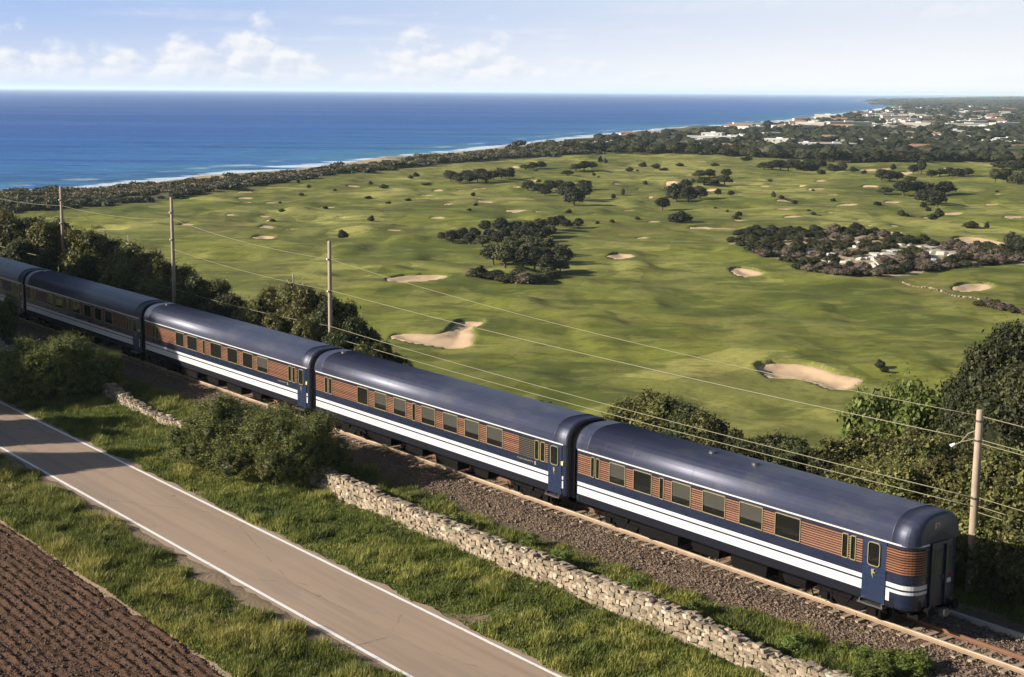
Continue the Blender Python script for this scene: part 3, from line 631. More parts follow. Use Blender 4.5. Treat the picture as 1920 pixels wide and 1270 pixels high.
# ------------------------------------------------------------------ train coaches
BW, ZG, ZR = 1.45, 3.40, 4.48      # half width, gutter height, roof crown
def rring(w, h, r, th, y0, y1, k=5):
    """rounded rectangular ring in the xz plane, centred, between depth y0 and y1"""
    def loop(w, h, r):
        out = []
        for cx, cz, a0 in ((w/2-r, h/2-r, 0), (-w/2+r, h/2-r, 90), (-w/2+r, -h/2+r, 180), (w/2-r, -h/2+r, 270)):
            for i in range(k+1):
                a = math.radians(a0+90*i/k); out.append((cx+r*math.cos(a), cz+r*math.sin(a)))
        return out
    o, i = loop(w, h, r), loop(w-2*th, h-2*th, max(r-th, .01)); n = len(o); b = MB()
    V = [(x, y1, z) for x, z in o]+[(x, y1, z) for x, z in i]+[(x, y0, z) for x, z in o]+[(x, y0, z) for x, z in i]
    Q = []
    for j in range(n):
        q = (j+1) % n; Q += [(j, q, n+q, n+j), (j, 2*n+j, 2*n+q, q), (n+j, n+q, 3*n+q, 3*n+j)]
    return b.add(V, Q), i
def panel(loop, y):
    b = MB(); n = len(loop); b.add([(x, y, z) for x, z in loop]+[(0, y, 0)], [], [(j, (j+1) % n, n) for j in range(n)]); return b
_wc = {}
def window_meshes(w, h, r, th=.030):
    key = (round(w, 2), round(h, 2), r)
    if key not in _wc:
        ring, inner = rring(w, h, r, th, 0.0, -.050)
        _wc[key] = (recalc(ring.mesh('window', MAT['gold'])), panel(inner, -.030).mesh('pane', MAT['glass']), panel(inner, -.008).mesh('compartment', MAT['interior']),
                    MB().box(-w/2+th, w/2-th, -.021, -.015, -h*.18, h/2-th*.8).mesh('blind', MAT['blind']))
    return _wc[key]
def add_window(root, x, z, w, h, r=.05, blind=False, name='window', y=-BW-.006):
    f, g, d, bl = window_meshes(w, h, r)
    o = obj(name, f, root, (x, y, z)); obj('pane', g, o); obj('compartment', d, o)
    if blind: obj('blind', bl, o)
    return o
slat_me = MB().hexa([(-.5, -.052, -.024), (.5, -.052, -.024), (.5, -.008, -.006), (-.5, -.008, -.006), (-.5, -.048, -.006), (.5, -.048, -.006), (.5, -.008, .014), (-.5, -.008, .014)]).mesh('slat', MAT['wood'])
dslat_me = slat_me.copy(); dslat_me.materials.clear(); dslat_me.materials.append(MAT['grille'])
def add_louvre(root, x0, x1, z0=2.30, z1=3.22, dark=False):
    if x1-x0 < .06: return
    o = obj('louvre', MB().box(x0, x1, -BW-.008, -BW+.01, z0, z1).mesh('louvre', MAT['wood_back']), root); n = 10
    for k in range(n):
        s = obj('slat', dslat_me if dark else slat_me, o, ((x0+x1)/2, -BW, z0+(k+.5)*(z1-z0)/n)); s.scale = (x1-x0-.01, 1, 1.0)
def profile_w(u, r): return 0 if u >= r else r-math.sqrt(max(0, r*r-(r-u)**2))
def coach(label, t_far, t_near, feats, tail=False, r_near=.25, detail=True, letters=False):
    """feats: list of (kind, t_a, t_b, opt) measured along the line; the far end lies at t_far"""
    Lc = t_far-t_near; tc_ = (t_far+t_near)/2
    root = thing('passenger_coach', label, 'train coach', W(tc_, TC, 0), ROTZ, 'coaches of the blue train')
    h = Lc/2; X = lambda t: tc_-t
    rn = .62 if tail else r_near; rf = r_near
    us = [0, .02, .06, .12, .2, .3, .42, .54, .62]
    st = [(-h+q, profile_w(q, rf)) for q in us if q <= rf+.001]+[(-h+.8, 0)]+[(h-.8, 0)]+[(h-q, profile_w(q, rn)) for q in reversed(us) if q <= rn+.001]
    xs = [a for a, _ in st]
    zs = [.97, 1.08, 1.30, 2.3, ZG]; V = []; nz = len(zs)
    for xx, ins in st:
        for sgn in (-1, 1):
            for i, zz in enumerate(zs): V.append((xx, sgn*((BW if i else BW-.05)-ins), zz))
    n = len(st); Q = []
    for i in range(n-1):
        for sd in (0, 1):
            for j in range(nz-1):
                a = i*2*nz+sd*nz+j; Q.append((a, a+2*nz, a+2*nz+1, a+1) if sd == 0 else (a, a+1, a+2*nz+1, a+2*nz))
        a = i*2*nz; Q.append((a, a+nz, a+3*nz, a+2*nz))
    for i, fl in ((0, 0), (n-1, 1)):
        a = i*2*nz
        for j in range(nz-1): q = (a+j, a+j+1, a+nz+j+1, a+nz+j); Q.append(q if fl == 0 else q[::-1])
    b = MB().add(V, Q); obj('body', b.mesh('body', MAT['navy']), root)
    # roof
    K = 20; V = []; dome = .34
    rst = [(-h-.02+q, profile_w(q, .2), profile_w(q, .2)) for q in (0, .03, .08, .14, .2)]+[(-h+.9, 0, 0), (-h+.905, -.012, -.012), (-h+.95, -.012, -.012), (-h+.955, 0, 0)]
    rst += [(h-.955, 0, 0), (h-.95, -.012, -.012), (h-.905, -.012, -.012), (h-.9, 0, 0)]
    if tail: rst += [(h+.03-q, profile_w(q, .50), profile_w(q, .17)*.85) for q in (.50, .42, .34, .26, .17, .12, .08, .045, .02, .006)]
    else: rst += [(h+.02-q, profile_w(q, .2), profile_w(q, .2)) for q in (.2, .14, .08, .03, 0)]
    for xx, iw, ih in rst:
        for k in range(K+1):
            a = math.pi*k/K; ca, sa = math.cos(a), math.sin(a)
            V.append((xx, -(BW+.03-iw)*math.copysign(abs(ca)**.72, ca), ZG-.02+(ZR-ZG+.02-ih)*abs(sa)**.90))
    n = len(rst); Q = [(i*(K+1)+k, (i+1)*(K+1)+k, (i+1)*(K+1)+k+1, i*(K+1)+k+1) for i in range(n-1) for k in range(K)]
    T = []
    for i, fl in ((0, 0), (n-1, 1))[:1 if tail else 2]:
        c = len(V); V.append((rst[i][0], 0, ZG)); a = i*(K+1)
        T += [((a+k, a+k+1, c) if fl else (a+k+1, a+k, c)) for k in range(K)]
    rme = MB().add(V, Q, T).mesh('roof', MAT['roof'], True); recalc(rme)
    if tail:
        ring = V[(n-1)*(K+1):n*(K+1)]; cap = MB().add([(x_+.001, y_, z_) for x_, y_, z_ in ring]+[(rst[-1][0]+.03, 0, (ZG+ZR)/2-.1)], [], [(k, k+1, K+1) for k in range(K)]+[(K, 0, K+1)])
        obj('end_panel', recalc(cap.mesh('end_panel', MAT['navy_end'])), root)
    rf_o = obj('roof', rme, root)
    for xa in (-h*.93, h*.91): 
        obj('roof_vent', MB().hexa([(xa-.16, -1.02, 3.86), (xa+.16, -1.02, 3.86), (xa+.16, -.70, 4.18), (xa-.16, -.70, 4.18), (xa-.12, -1.08, 3.93), (xa+.12, -1.08, 3.93), (xa+.12, -.74, 4.26), (xa-.12, -.74, 4.26)]).mesh('roof_vent', MAT['roof']), rf_o)
    for xa in ((-h*.2, h*.06) if tail else (-h*.88,)):
        obj('roof_fan', MB().tube([(xa, -.25, 4.40), (xa, -.25, 4.56), (xa, -.25, 4.58)], [.17, .15, .05], 10).mesh('roof_fan', MAT['steel']), rf_o)
    def path(x0, x1, wrap=False):
        p = [(x0, -BW, 0, -1), (min(x1, h-rn), -BW, 0, -1)]
        if wrap:
            for k in range(1, 9):
                a = math.radians(-90+90*k/8); p.append((h-rn+rn*math.cos(a), -BW+rn+rn*math.sin(a), math.cos(a), math.sin(a)))
            p.append((h, -.55, 1, 0))
        return p
    # gutter rail
    obj('gutter', recalc(MB().strip(path(-h+.25, h-rn, tail), ZG-.045, ZG+.012, -.01, .045).mesh('gutter', MAT['white'])), root)['label'] = 'thin pale gutter line below the roof'
    obj('skirt', MB().box(-h+.30, h-.75, -BW-.003, -BW+.10, .98, 1.325).mesh('skirt', MAT['skirt']), root)
    obj('gutter', MB().box(-h+.3, h-.7, BW-.01, BW+.045, ZG-.045, ZG+.012).mesh('gutter', MAT['white']), root)
    doors = sorted([(X(a), X(b)) for k, a, b, o in feats if k == 'door'])
    segs = []; cur = -h+.22
    for d0, d1 in doors: segs.append((cur, d0-.02)); cur = d1+.02
    segs.append((cur, h-rn))
    for i, (a, bb) in enumerate(segs):
        wrap = tail and i == len(segs)-1
        for (z0, z1) in ((1.74, 1.90), (1.33, 1.67)):
            if wrap and z0 < 1.5:
                obj('stripe', recalc(MB().strip(path(a, bb, True), 1.56, 1.67, -.004, .004).mesh('stripe', MAT['white'])), root)
                obj('stripe', MB().box(a, a+.16, -BW-.004, -BW+.004, 1.20, 1.555).mesh('stripe', MAT['white']), root)
            else: obj('stripe', recalc(MB().strip(path(a, bb, wrap), z0, z1, -.004, .004).mesh('stripe', MAT['white'])), root)
    obj('stripe', MB().box(-h+.3, h-.7, BW-.004, BW+.004, 1.33, 1.90).mesh('stripe', MAT['white']), root)
    if tail:
        obj('stripe', MB().box(h-.004, h+.006, .48, .83, 1.74, 1.90).mesh('stripe', MAT['white']), root)
    # windows, doors, louvres
    spans = []
    for k, a, bb, o in feats:
        x0, x1 = X(a), X(bb); spans.append((x0, x1, k)); xm, ww = (x0+x1)/2, x1-x0
        if k == 'win': add_window(root, xm, 2.785, ww, .93, .06, blind=o)
        elif k == 'slot': add_window(root, xm, 2.77, ww, .93, .05)
        elif k == 'door':
            dr = obj('door', MB().box(x0, x1, -BW-.028, -BW+.02, 1.02, 3.33).mesh('door', MAT['door_blue']), root)
            add_window(dr, xm, 2.78, .56, .90, .13, y=-BW-.029, name='door_window')
            obj('handle', MB().box(xm-.03, xm+.03, -BW-.075, -BW-.028, 2.06, 2.22).box(xm-.02, xm+.10, -BW-.085, -BW-.055, 2.08, 2.12).mesh('handle', MAT['gold']), dr)
            obj('crest', MB().hexa([(xm-.10, -BW-.036, 2.0), (xm-.02, -BW-.036, 1.86), (xm-.02, -BW-.028, 1.86), (xm-.10, -BW-.028, 2.0), (xm-.12, -BW-.036, 2.2), (xm-.08, -BW-.036, 2.2), (xm-.08, -BW-.028, 2.2), (xm-.12, -BW-.028, 2.2)]).mesh('crest', MAT['gold']), dr)
            obj('step', MB().box(x0-.05, x1+.05, -BW-.20, -BW+.1, .86, .92).box(x0, x0+.05, -BW-.15, -BW, .86, 1.02).box(x1-.05, x1, -BW-.15, -BW, .86, 1.02).mesh('step', MAT['steel']), root)
        elif k == 'grille': add_louvre(root, x0, x1, dark=True)
    spans.sort(); cur = -h+.28
    for x0, x1, k in spans:
        add_louvre(root, cur, x0-.015); cur = x1+.015
    if tail:
        pth = path(cur, h-rn, True)[:-1]+[(h, -.72, 1, 0)]
        lo = obj('louvre', recalc(MB().strip(pth, 2.28, 3.24, -.004, .008).mesh('louvre', MAT['wood_back'])), root); lo['label'] = 'louvre wrapped round the rounded tail corner'
        sm_ = recalc(MB().strip(pth, -.028, .018, 0, .045).mesh('slat', MAT['wood']))
        for k in range(10): obj('slat', sm_, lo, (0, 0, 2.30+(k+.5)*.092))
    elif h-.3-cur > .1: add_louvre(root, cur, h-.27)
    if letters:
        bxs = MB(); q = random.Random(9); xx = X(letters[0])
        while xx < X(letters[1]):
            wd = q.uniform(.05, .085); bxs.box(xx, xx+wd*.35, -BW-.004, -BW+.001, 2.10, 2.17); bxs.box(xx+wd*.5, xx+wd, -BW-.004, -BW+.001, 2.10+q.choice((0, .03)), 2.17-q.choice((0, .025))); xx += wd+.04
        obj('lettering', bxs.mesh('lettering', MAT['gold']), root)
        xe = X(letters[1])+.22; obj('crest', MB().box(xe-.05, xe+.05, -BW-.005, -BW+.001, 2.03, 2.20).box(xe-.025, xe+.085, -BW-.007, -BW-.002, 2.03, 2.08).mesh('crest', MAT['gold']), root)
    # lamp and hand rail near the coupled end
    if not tail:
        obj('side_lamp', MB().box(h-.36, h-.22, -BW-.06, -BW+.01, 2.42, 2.60).mesh('side_lamp', MAT['lamp_yellow']), root)
    # underframe
    uf = MB().box(-h+.3, h-.3, -1.1, 1.1, .80, .98)
    obj('underframe', uf.mesh('underframe', MAT['black']), root)
    for xa, ln, dp in ((-h*.42, 2.4, .42), (-h*.12, 1.6, .36), (h*.14, 2.0, .45), (h*.40, 1.2, .35)):
        obj('equipment_box', MB().hexa([(xa-ln/2+.08, -1.22, .80-dp), (xa+ln/2-.08, -1.22, .80-dp), (xa+ln/2-.08, -.5, .80-dp), (xa-ln/2+.08, -.5, .80-dp), (xa-ln/2, -1.27, .80), (xa+ln/2, -1.27, .80), (xa+ln/2, -.45, .80), (xa-ln/2, -.45, .80)]).mesh('equipment_box', MAT['black']), root)
    for xb in (-h+3.1, h-3.1):
        bg_ = obj('bogie', bogie_me, root, (xb, 0, 0))
        for dx in (-1.15, 1.15):
            for sy in (-.56, .56): obj('wheel', wheel_me, bg_, (dx, sy, .43))
    # ends
    if not tail:
        pr = [(-1.36, 1.0), (-1.40, 1.2), (-1.40, ZG-.05)]+[(-1.40*math.copysign(abs(math.cos(math.pi*k/14))**.72, math.cos(math.pi*k/14)), ZG-.05+(ZR-ZG-.02)*math.sin(math.pi*k/14)**.9) for k in range(1, 14)]+[(1.40, ZG-.05), (1.40, 1.2), (1.36, 1.0)]
        m_ = len(pr); xs_g = [h-.02, h+.12, h+.2, h+.27, h+.34, h+.42, h+.53]; ins_g = [0, 0, .06, 0, .06, 0, 0]
        VV = [(xg, y_*(1-ig/1.4), z_-ig*(z_-1)/3.4) for xg, ig in zip(xs_g, ins_g) for y_, z_ in pr]
        obj('gangway', recalc(MB().add(VV, [(i*m_+j, i*m_+(j+1) % m_, (i+1)*m_+(j+1) % m_, (i+1)*m_+j) for i in range(len(xs_g)-1) for j in range(m_)]).mesh('gangway', MAT['rubber'])), root)
    if tail:
        e = h+.004
        fr = MB().box(e-.02, e+.10, -.47, -.37, 1.0, 3.30).box(e-.02, e+.10, .37, .47, 1.0, 3.30).box(e-.02, e+.10, -.47, .47, 3.30, 3.42)
        g = obj('gangway', fr.mesh('gangway', MAT['navy_end']), root)
        gd = obj('gangway_door', MB().box(e-.01, e+.012, -.365, .365, 1.02, 3.29).mesh('gangway_door', MAT['navy_end']), root)
        obj('pane', MB().box(e+.012, e+.018, -.24, .24, 2.25, 3.12).mesh('pane', MAT['pane']), gd); obj('handle', MB().box(e+.012, e+.06, .26, .31, 1.95, 2.12).mesh('handle', MAT['steel']), gd)
        for y0, y1, fm in ((-.70, -.49, 0), (.52, .80, 1)):
            wf = obj('end_window', MB().box(e-.005, e+.02, y0, y0+.04, 2.20, 3.2).box(e-.005, e+.02, y1-.04, y1, 2.2, 3.2).box(e-.005, e+.02, y0+.04, y1-.04, 3.16, 3.2).box(e-.005, e+.02, y0+.04, y1-.04, 2.2, 2.24).mesh('end_window', MAT['grille']), root)
            obj('pane', MB().box(e-.002, e+.006, y0+.04, y1-.04, 2.24, 3.16).mesh('pane', MAT['pane']), wf)
        pl = obj('destination_plate', MB().box(h+.02, h+.045, -.30, -.04, 3.86, 4.14).mesh('destination_plate', simple('cream plate', (.36, .31, .20), .6)), root)
        obj('plate_mark', MB().box(h+.045, h+.05, -.22, -.10, 4.0, 4.09).box(h+.045, h+.05, -.17, -.12, 3.92, 4.0).mesh('plate_mark', MAT['lamp_red']), pl)
        obj('tail_lamp', MB().tube([(h-.02, -.80, 2.02), (h+.06, -.80, 2.02)], [.07, .055], 12).mesh('tail_lamp', MAT['lamp_red']), root)
        obj('tail_lamp', MB().tube([(h-.02, .80, 2.02), (h+.06, .80, 2.02)], [.07, .055], 12).mesh('tail_lamp', MAT['lamp_red']), root)
        obj('end_skirt', MB().box(h-.5, h-.02, -.95, .95, .62, .82).mesh('end_skirt', MAT['black']), root)
        for sy in (-.72, .72):
            obj('buffer', MB().tube([(h-.1, sy, 1.0), (h+.28, sy, 1.0), (h+.30, sy, 1.0), (h+.36, sy, 1.0)], [.09, .08, .20, .18], 14).mesh('buffer', MAT['black']), root)
        obj('coupler', MB().tube([(h-.2, 0, .86), (h+.3, 0, .86)], .09, 8).box(h+.25, h+.5, -.13, .13, .72, 1.0).mesh('coupler', MAT['steel']), root)
        obj('brake_hose', MB().tube([(h+.02, .30, .95), (h+.18, .32, .80), (h+.22, .33, .55), (h+.16, .36, .38)], .025, 6).mesh('brake_hose', MAT['rubber']), root)
    else:
        obj('coupler', MB().tube([(h-.2, 0, .86), (h+.3, 0, .86)], .09, 8).box(h+.05, h+.3, -.13, .13, .72, 1.0).mesh('coupler', MAT['black']), root)
        obj('brake_hose', MB().tube([(h-.05, -.9, .95), (h+.16, -.95, .70), (h+.14, -.95, .42), (h+.02, -.9, .30)], .035, 6).mesh('brake_hose', MAT['rubber']), root)
    return root
bm_ = MB()
for sy in (-1, 1):
    bm_.hexa([(-1.75, sy*.92-.06, .50), (1.75, sy*.92-.06, .50), (1.75, sy*.92+.06, .50), (-1.75, sy*.92+.06, .50), (-1.6, sy*.92-.06, .68), (1.6, sy*.92-.06, .68), (1.6, sy*.92+.06, .68), (-1.6, sy*.92+.06, .68)])
    bm_.hexa([(-.55, sy*.95-.09, .26), (.55, sy*.95-.09, .26), (.55, sy*.95+.09, .26), (-.55, sy*.95+.09, .26), (-.85, sy*.95-.09, .55), (.85, sy*.95-.09, .55), (.85, sy*.95+.09, .55), (-.85, sy*.95+.09, .55)])
    for dx in (-1.15, 1.15):
        bm_.box(dx-.16, dx+.16, sy*.98-.12, sy*.98+.12, .28, .56)
        for q in (-.27, .27): bm_.tube([(dx+q, sy*.95, .32), (dx+q, sy*.95, .66)], .075, 8)
    bm_.tube([(-.1, sy*1.02, .35), (.12, sy*1.02, .74)], .05, 6); bm_.tube([(-1.7, sy*1.02, .2), (-1.9, sy*1.02, .6)], .03, 5)
bm_.box(-.3, .3, -.9, .9, .45, .72)
bogie_me = bm_.mesh('bogie', MAT['black'])
wheel_me = MB().tube([(0, -.075, 0), (0, -.055, 0), (0, .0, 0), (0, .005, 0), (0, .06, 0)], [.30, .43, .43, .455, .43], 22).mesh('wheel', MAT['black'])
f1 = [('door', 33.94, 32.88, 0), ('slot', 34.92, 34.62, 0), ('slot', 34.52, 34.26, 0), ('win', 38.26, 36.95, False), ('win', 40.17, 38.90, True), ('win', 42.24, 40.94, True), ('win', 44.07, 42.92, True),
      ('slot', 44.82, 44.54, 0), ('win', 46.46, 45.29, False), ('win', 48.03, 46.98, True), ('slot', 49.28, 49.02, 0), ('slot', 48.94, 48.68, 0)]
f2 = [('door', 52.32, 51.36, 0), ('slot', 53.32, 53.0, 0), ('slot', 52.88, 52.55, 0), ('grille', 54.5, 53.36, 0), ('win', 57.09, 55.80, True), ('win', 58.93, 57.7, True), ('win', 60.82, 59.54, True), ('win', 62.78, 61.52, True),
      ('slot', 63.62, 63.3, 0), ('win', 65.41, 64.2, True), ('win', 67.31, 66.08, True), ('win', 69.05, 67.95, False), ('slot', 72.56, 72.22, 0), ('slot', 72.1, 71.76, 0)]
f3 = [('door', 75.75, 74.74, 0), ('slot', 76.78, 76.4, 0), ('slot', 76.28, 75.95, 0), ('win', 80.65, 79.29, True), ('win', 82.55, 81.22, False), ('win', 84.62, 83.22, False), ('win', 87.0, 85.4, False), ('slot', 88.1, 87.75, 0),
      ('win', 90.4, 88.9, False), ('win', 92.16, 90.9, False), ('slot', 95.9, 95.5, 0), ('slot', 95.3, 94.9, 0)]
coach('blue tail coach with rounded end at the right of the train', 50.45, 31.75, f1, tail=True)
coach('blue coach with seven big windows coupled to the tail coach', 73.85, 51.0, f2, letters=(54.7, 53.55))
coach('blue coach third from the tail passing behind the roadside bush', 97.4, 74.35, f3, letters=(78.2, 77.2))
sh = lambda d: [(k, a+d, b+d, o) for k, a, b, o in f3]
coach('shaded blue coach fourth from the tail', 120.9, 97.9, sh(23.55))
coach('shaded front coach cut off by the left edge of the picture', 144.4, 121.4, sh(47.1))

# ------------------------------------------------------------------ dry stone wall
import bmesh
wall = thing('stone_wall', 'low rubble stone wall along the grass between road and railway', 'wall', (0, 0, 0), ROTZ)
def rock_mesh(seed, name='stone', m=None, boxy=.55, npts=15):
    r = random.Random(seed); b = bmesh.new()
    for _ in range(npts):
        v = Vector((r.gauss(0, 1), r.gauss(0, 1), r.gauss(0, 1))).normalized(); v = Vector([math.copysign(abs(c)**boxy, c) for c in v]); b.verts.new(v*.5*r.uniform(.85, 1.08))
    res = bmesh.ops.convex_hull(b, input=b.verts[:]); bmesh.ops.delete(b, geom=[e for e in res['geom_interior'] if isinstance(e, bmesh.types.BMVert)], context='VERTS')
    bmesh.ops.recalc_face_normals(b, faces=b.faces)
    me = bpy.data.meshes.new(name); b.to_mesh(me); b.free()
    if m: me.materials.append(m)
    return me
def block_mesh(seed):
    r = random.Random(seed); b = bmesh.new()
    for sx in (-1, 1):
        for sy in (-1, 1):
            for sz in (-1, 1):
                k = r.uniform(.74, 1.0)
                for _ in range(2): b.verts.new((sx*.5*k*r.uniform(.80, 1.0), sy*.5*k*r.uniform(.80, 1.0), sz*.5*k*r.uniform(.78, 1.0)))
    res = bmesh.ops.convex_hull(b, input=b.verts[:]); bmesh.ops.delete(b, geom=[e for e in res['geom_interior'] if isinstance(e, bmesh.types.BMVert)], context='VERTS')
    bmesh.ops.recalc_face_normals(b, faces=b.faces); me = bpy.data.meshes.new('stone'); b.to_mesh(me); b.free(); me.materials.append(MAT['stone']); return me
rocks = [block_mesh(i) for i in range(14)]
rock_arr = []
for me in rocks:
    me.calc_loop_triangles(); rock_arr.append((np.array([v.co[:] for v in me.vertices]), np.array([t.vertices[:] for t in me.loop_triangles])))
WS0, WS1 = 36.72, 37.30
def wall_top(t): return .38+.13*vn(t/2.3, 0*t, 4)+.09*vn(t/.7, 0*t, 5)-.55*sst(74, 80, t)*sst(90, 84, t)
tt = np.arange(12, 150, .4); hh = wall_top(tt); V = []
for a, hz in zip(tt, hh): V += [(-a, WS0+.12, -.8), (-a, WS0+.16, hz-.10), (-a, WS1-.16, hz-.10), (-a, WS1-.1, -.8)]
Q = [(i*4+j, i*4+j+1, i*4+5+j, i*4+4+j) for i in range(len(tt)-1) for j in range(3)]
obj('wall_core', recalc(MB().add(V, Q).mesh('wall_core', MAT['mortar'])), wall)
rg = random.Random(21); stones = []
def put(t, s, z, a, b, c): stones.append((t, s, z, a, b, c, rg.uniform(0, 6.28), rg.uniform(-.5, .5), rg.uniform(-.35, .35), rg.randrange(14)))
for row in range(7):
    t = 24.0
    while t < 124:
        a = rg.uniform(.13, .32)*(1.0 if rg.random() < .82 else 1.5); top = float(wall_top(np.array(t)))
        n = 7; hcell = (top+.70)/n; z = -.66+(row+.5)*hcell+rg.uniform(-.045, .045)+.05*math.sin(t*.9)*row/6
        put(t+a/2, WS0+.05+.04*row/6+rg.uniform(-.035, .045), z, a*1.14, rg.uniform(.24, .34), hcell*rg.uniform(.95, 1.45)); t += a*.92
for row in range(3):
    t = 24.0
    while t < 124:
        a = rg.uniform(.13, .34); put(t+a/2, WS0+.18+row*.16+rg.uniform(-.08, .08), float(wall_top(np.array(t)))-.05+rg.uniform(-.07, .08), a*1.2, rg.uniform(.22, .36), rg.uniform(.14, .26)); t += a*.95
for _ in range(90): t = rg.uniform(26, 75); put(t, WS0-rg.uniform(.1, .5), -.55, rg.uniform(.1, .22), rg.uniform(.1, .2), rg.uniform(.08, .16))
def in_view(st): return st[0] < 66 and st[1] < WS0+.5
def shown(st): 
    p = W(st[0], st[1], st[2]); dd = math.hypot(p[0], p[1]); vis = 30.5 < st[0] < 64
    return (st[3]*st[5]/dd**2 if st[1] < WS0+.2 else st[3]*st[4]*.34/dd**2)*(1 if vis else .01)
stones.sort(key=shown, reverse=True)
for st in stones[:300]:
    o = obj('stone', rocks[st[9]], wall, (-st[0], st[1], st[2])); o.scale = (st[3], st[4], st[5]); o.rotation_euler = (st[7]*.18, st[8]*.55, st[8]*.3)
Vs, Fs, ti = [], [], []; off = 0
for st in stones[300:]:
    v, f = rock_arr[st[9]]; R = np.array(Matrix.Rotation(st[8]*.3, 3, 'Z') @ Matrix.Rotation(st[8]*.55, 3, 'Y') @ Matrix.Rotation(st[7]*.18, 3, 'X'))
    Vs.append((v*np.array(st[3:6]))@R.T+np.array((-st[0], st[1], st[2]))); Fs.append(f+off); ti.append(np.full(len(f), rg.random())); off += len(v)
so_ = obj('small_stones', mesh('small_stones', np.concatenate(Vs), np.concatenate(Fs), MAT['stone'], False, {'tint': ('FACE', np.concatenate(ti))}), wall); so_['kind'] = 'stuff'

# ------------------------------------------------------------------ foliage builders
def ico(sub=1):
    b = bmesh.new(); bmesh.ops.create_icosphere(b, subdivisions=sub, radius=1.0); b.verts.ensure_lookup_table()
    V = np.array([v.co[:] for v in b.verts]); F = np.array([[v.index for v in f.verts] for f in b.faces]); b.free(); return V, F
ICO1, ICO2 = ico(1), ico(2)
def crown(name, seed, blobs, nclus, per, leaf, m, spread=.22, core=.80, shoots=0, shoot_len=.5, up=.0, rlo=.80, rhi=1.08):
    """leafy crown: clusters of leaf faces over the skin of a few overlapping lumps, with a solid dark core"""
    r = np.random.default_rng(seed); B = np.array(blobs, float); area = (B[:, 3]*B[:, 4]+B[:, 3]*B[:, 5]+B[:, 4]*B[:, 5]); pr = area/area.sum()
    k = r.choice(len(B), nclus*2, p=pr); d = r.normal(size=(len(k), 3)); d /= np.linalg.norm(d, axis=1)[:, None]; d[:, 2] = np.where(d[:, 2] < -.55, -d[:, 2], d[:, 2])
    rad = r.uniform(rlo, rhi, len(k)); P = B[k, :3]+d*B[k, 3:]*rad[:, None]
    ins = np.zeros(len(P), bool)
    for i, q in enumerate(B): ins |= (((P-q[:3])/q[3:])**2).sum(1) < .70
    P, d = P[~ins], d[~ins]; P, d = P[:nclus], d[:nclus]; P[:, 2] = np.maximum(P[:, 2], .03)
    ct = np.clip(r.normal(.45, .25, len(P)), 0, 1)
    n = len(P)*per; ci = np.repeat(np.arange(len(P)), per)
    p = P[ci]+r.normal(size=(n, 3))*spread*np.array([1, 1, .8]); p[:, 2] = np.maximum(p[:, 2], .01); nor = d[ci]*1.1+r.normal(size=(n, 3))*.75+np.array([0, 0, .25+up])
    tint = np.clip(ct[ci]+r.normal(0, .16, n), 0, 1); sz = leaf*r.uniform(.6, 1.35, n)
    if shoots:
        si = r.choice(len(P), shoots); base = P[si]; dirv = d[si]*.35+np.array([0, 0, 1.0])+r.normal(size=(shoots, 3))*.25; dirv /= np.linalg.norm(dirv, axis=1)[:, None]; m_ = 9
        ln = shoot_len*r.uniform(.5, 1.3, shoots); f = np.linspace(0, 1, m_)
        sp = (base[:, None]+dirv[:, None]*(ln[:, None]*f)[..., None]).reshape(-1, 3)+r.normal(size=(shoots*m_, 3))*leaf*.35
        p = np.concatenate([p, sp]); nor = np.concatenate([nor, r.normal(size=(len(sp), 3))]); tint = np.concatenate([tint, np.clip(np.repeat(r.normal(.72, .2, shoots), m_), 0, 1)]); sz = np.concatenate([sz, leaf*.8*np.tile(1.1-.6*f, shoots)])
    nor /= np.linalg.norm(nor, axis=1)[:, None]; a = np.cross(nor, r.normal(size=nor.shape)); a /= np.linalg.norm(a, axis=1)[:, None]+1e-9; b = np.cross(nor, a)
    q = np.stack([p-a*sz[:, None]*.62, p+b*sz[:, None]*.34, p+a*sz[:, None]*.62, p-b*sz[:, None]*.34], 1).reshape(-1, 3)
    F4 = np.arange(len(q)).reshape(-1, 4); V = [q]; T = []; off = len(q); tt_ = []
    for i, bq in enumerate(B):
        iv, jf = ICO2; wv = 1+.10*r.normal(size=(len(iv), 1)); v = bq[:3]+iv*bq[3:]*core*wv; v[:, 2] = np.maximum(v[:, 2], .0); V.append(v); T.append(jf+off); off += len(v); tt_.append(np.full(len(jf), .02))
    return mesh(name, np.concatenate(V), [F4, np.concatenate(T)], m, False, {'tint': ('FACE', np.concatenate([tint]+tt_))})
def trunk_mesh(h, r0, seed, m=None, forks=3, lean=.06, crown_r=.3):
    r = random.Random(seed); b = MB(); top = (r.uniform(-lean, lean), r.uniform(-lean, lean), h)
    mid = (top[0]*.4+r.uniform(-.02, .02), top[1]*.4, h*.5); b.tube([(0, 0, -.25), (0, 0, .02), mid, top], [r0*1.3, r0, r0*.8, r0*.55], 7)
    for k in range(forks):
        a = k*math.tau/forks+r.uniform(-.4, .4); e = (top[0]+crown_r*math.cos(a), top[1]+crown_r*math.sin(a), h+crown_r*r.uniform(.5, 1.0)); b.tube([(top[0], top[1], h*.93), e], [r0*.5, r0*.2], 5)
    return b.mesh('trunk', m or MAT['bark'])
def plant(name, kind, label, cat, group, loc, scale, rz, variants, rnd):
    """kind -> (crown mesh, trunk mesh); each plant is an Empty with its own crown and trunk objects"""
    o = thing(name, label, cat, loc, rz, group); o.scale = scale
    cm, tm_ = variants[rnd.randrange(len(variants))]
    obj('crown', cm, o); obj('trunk', tm_, o); return o

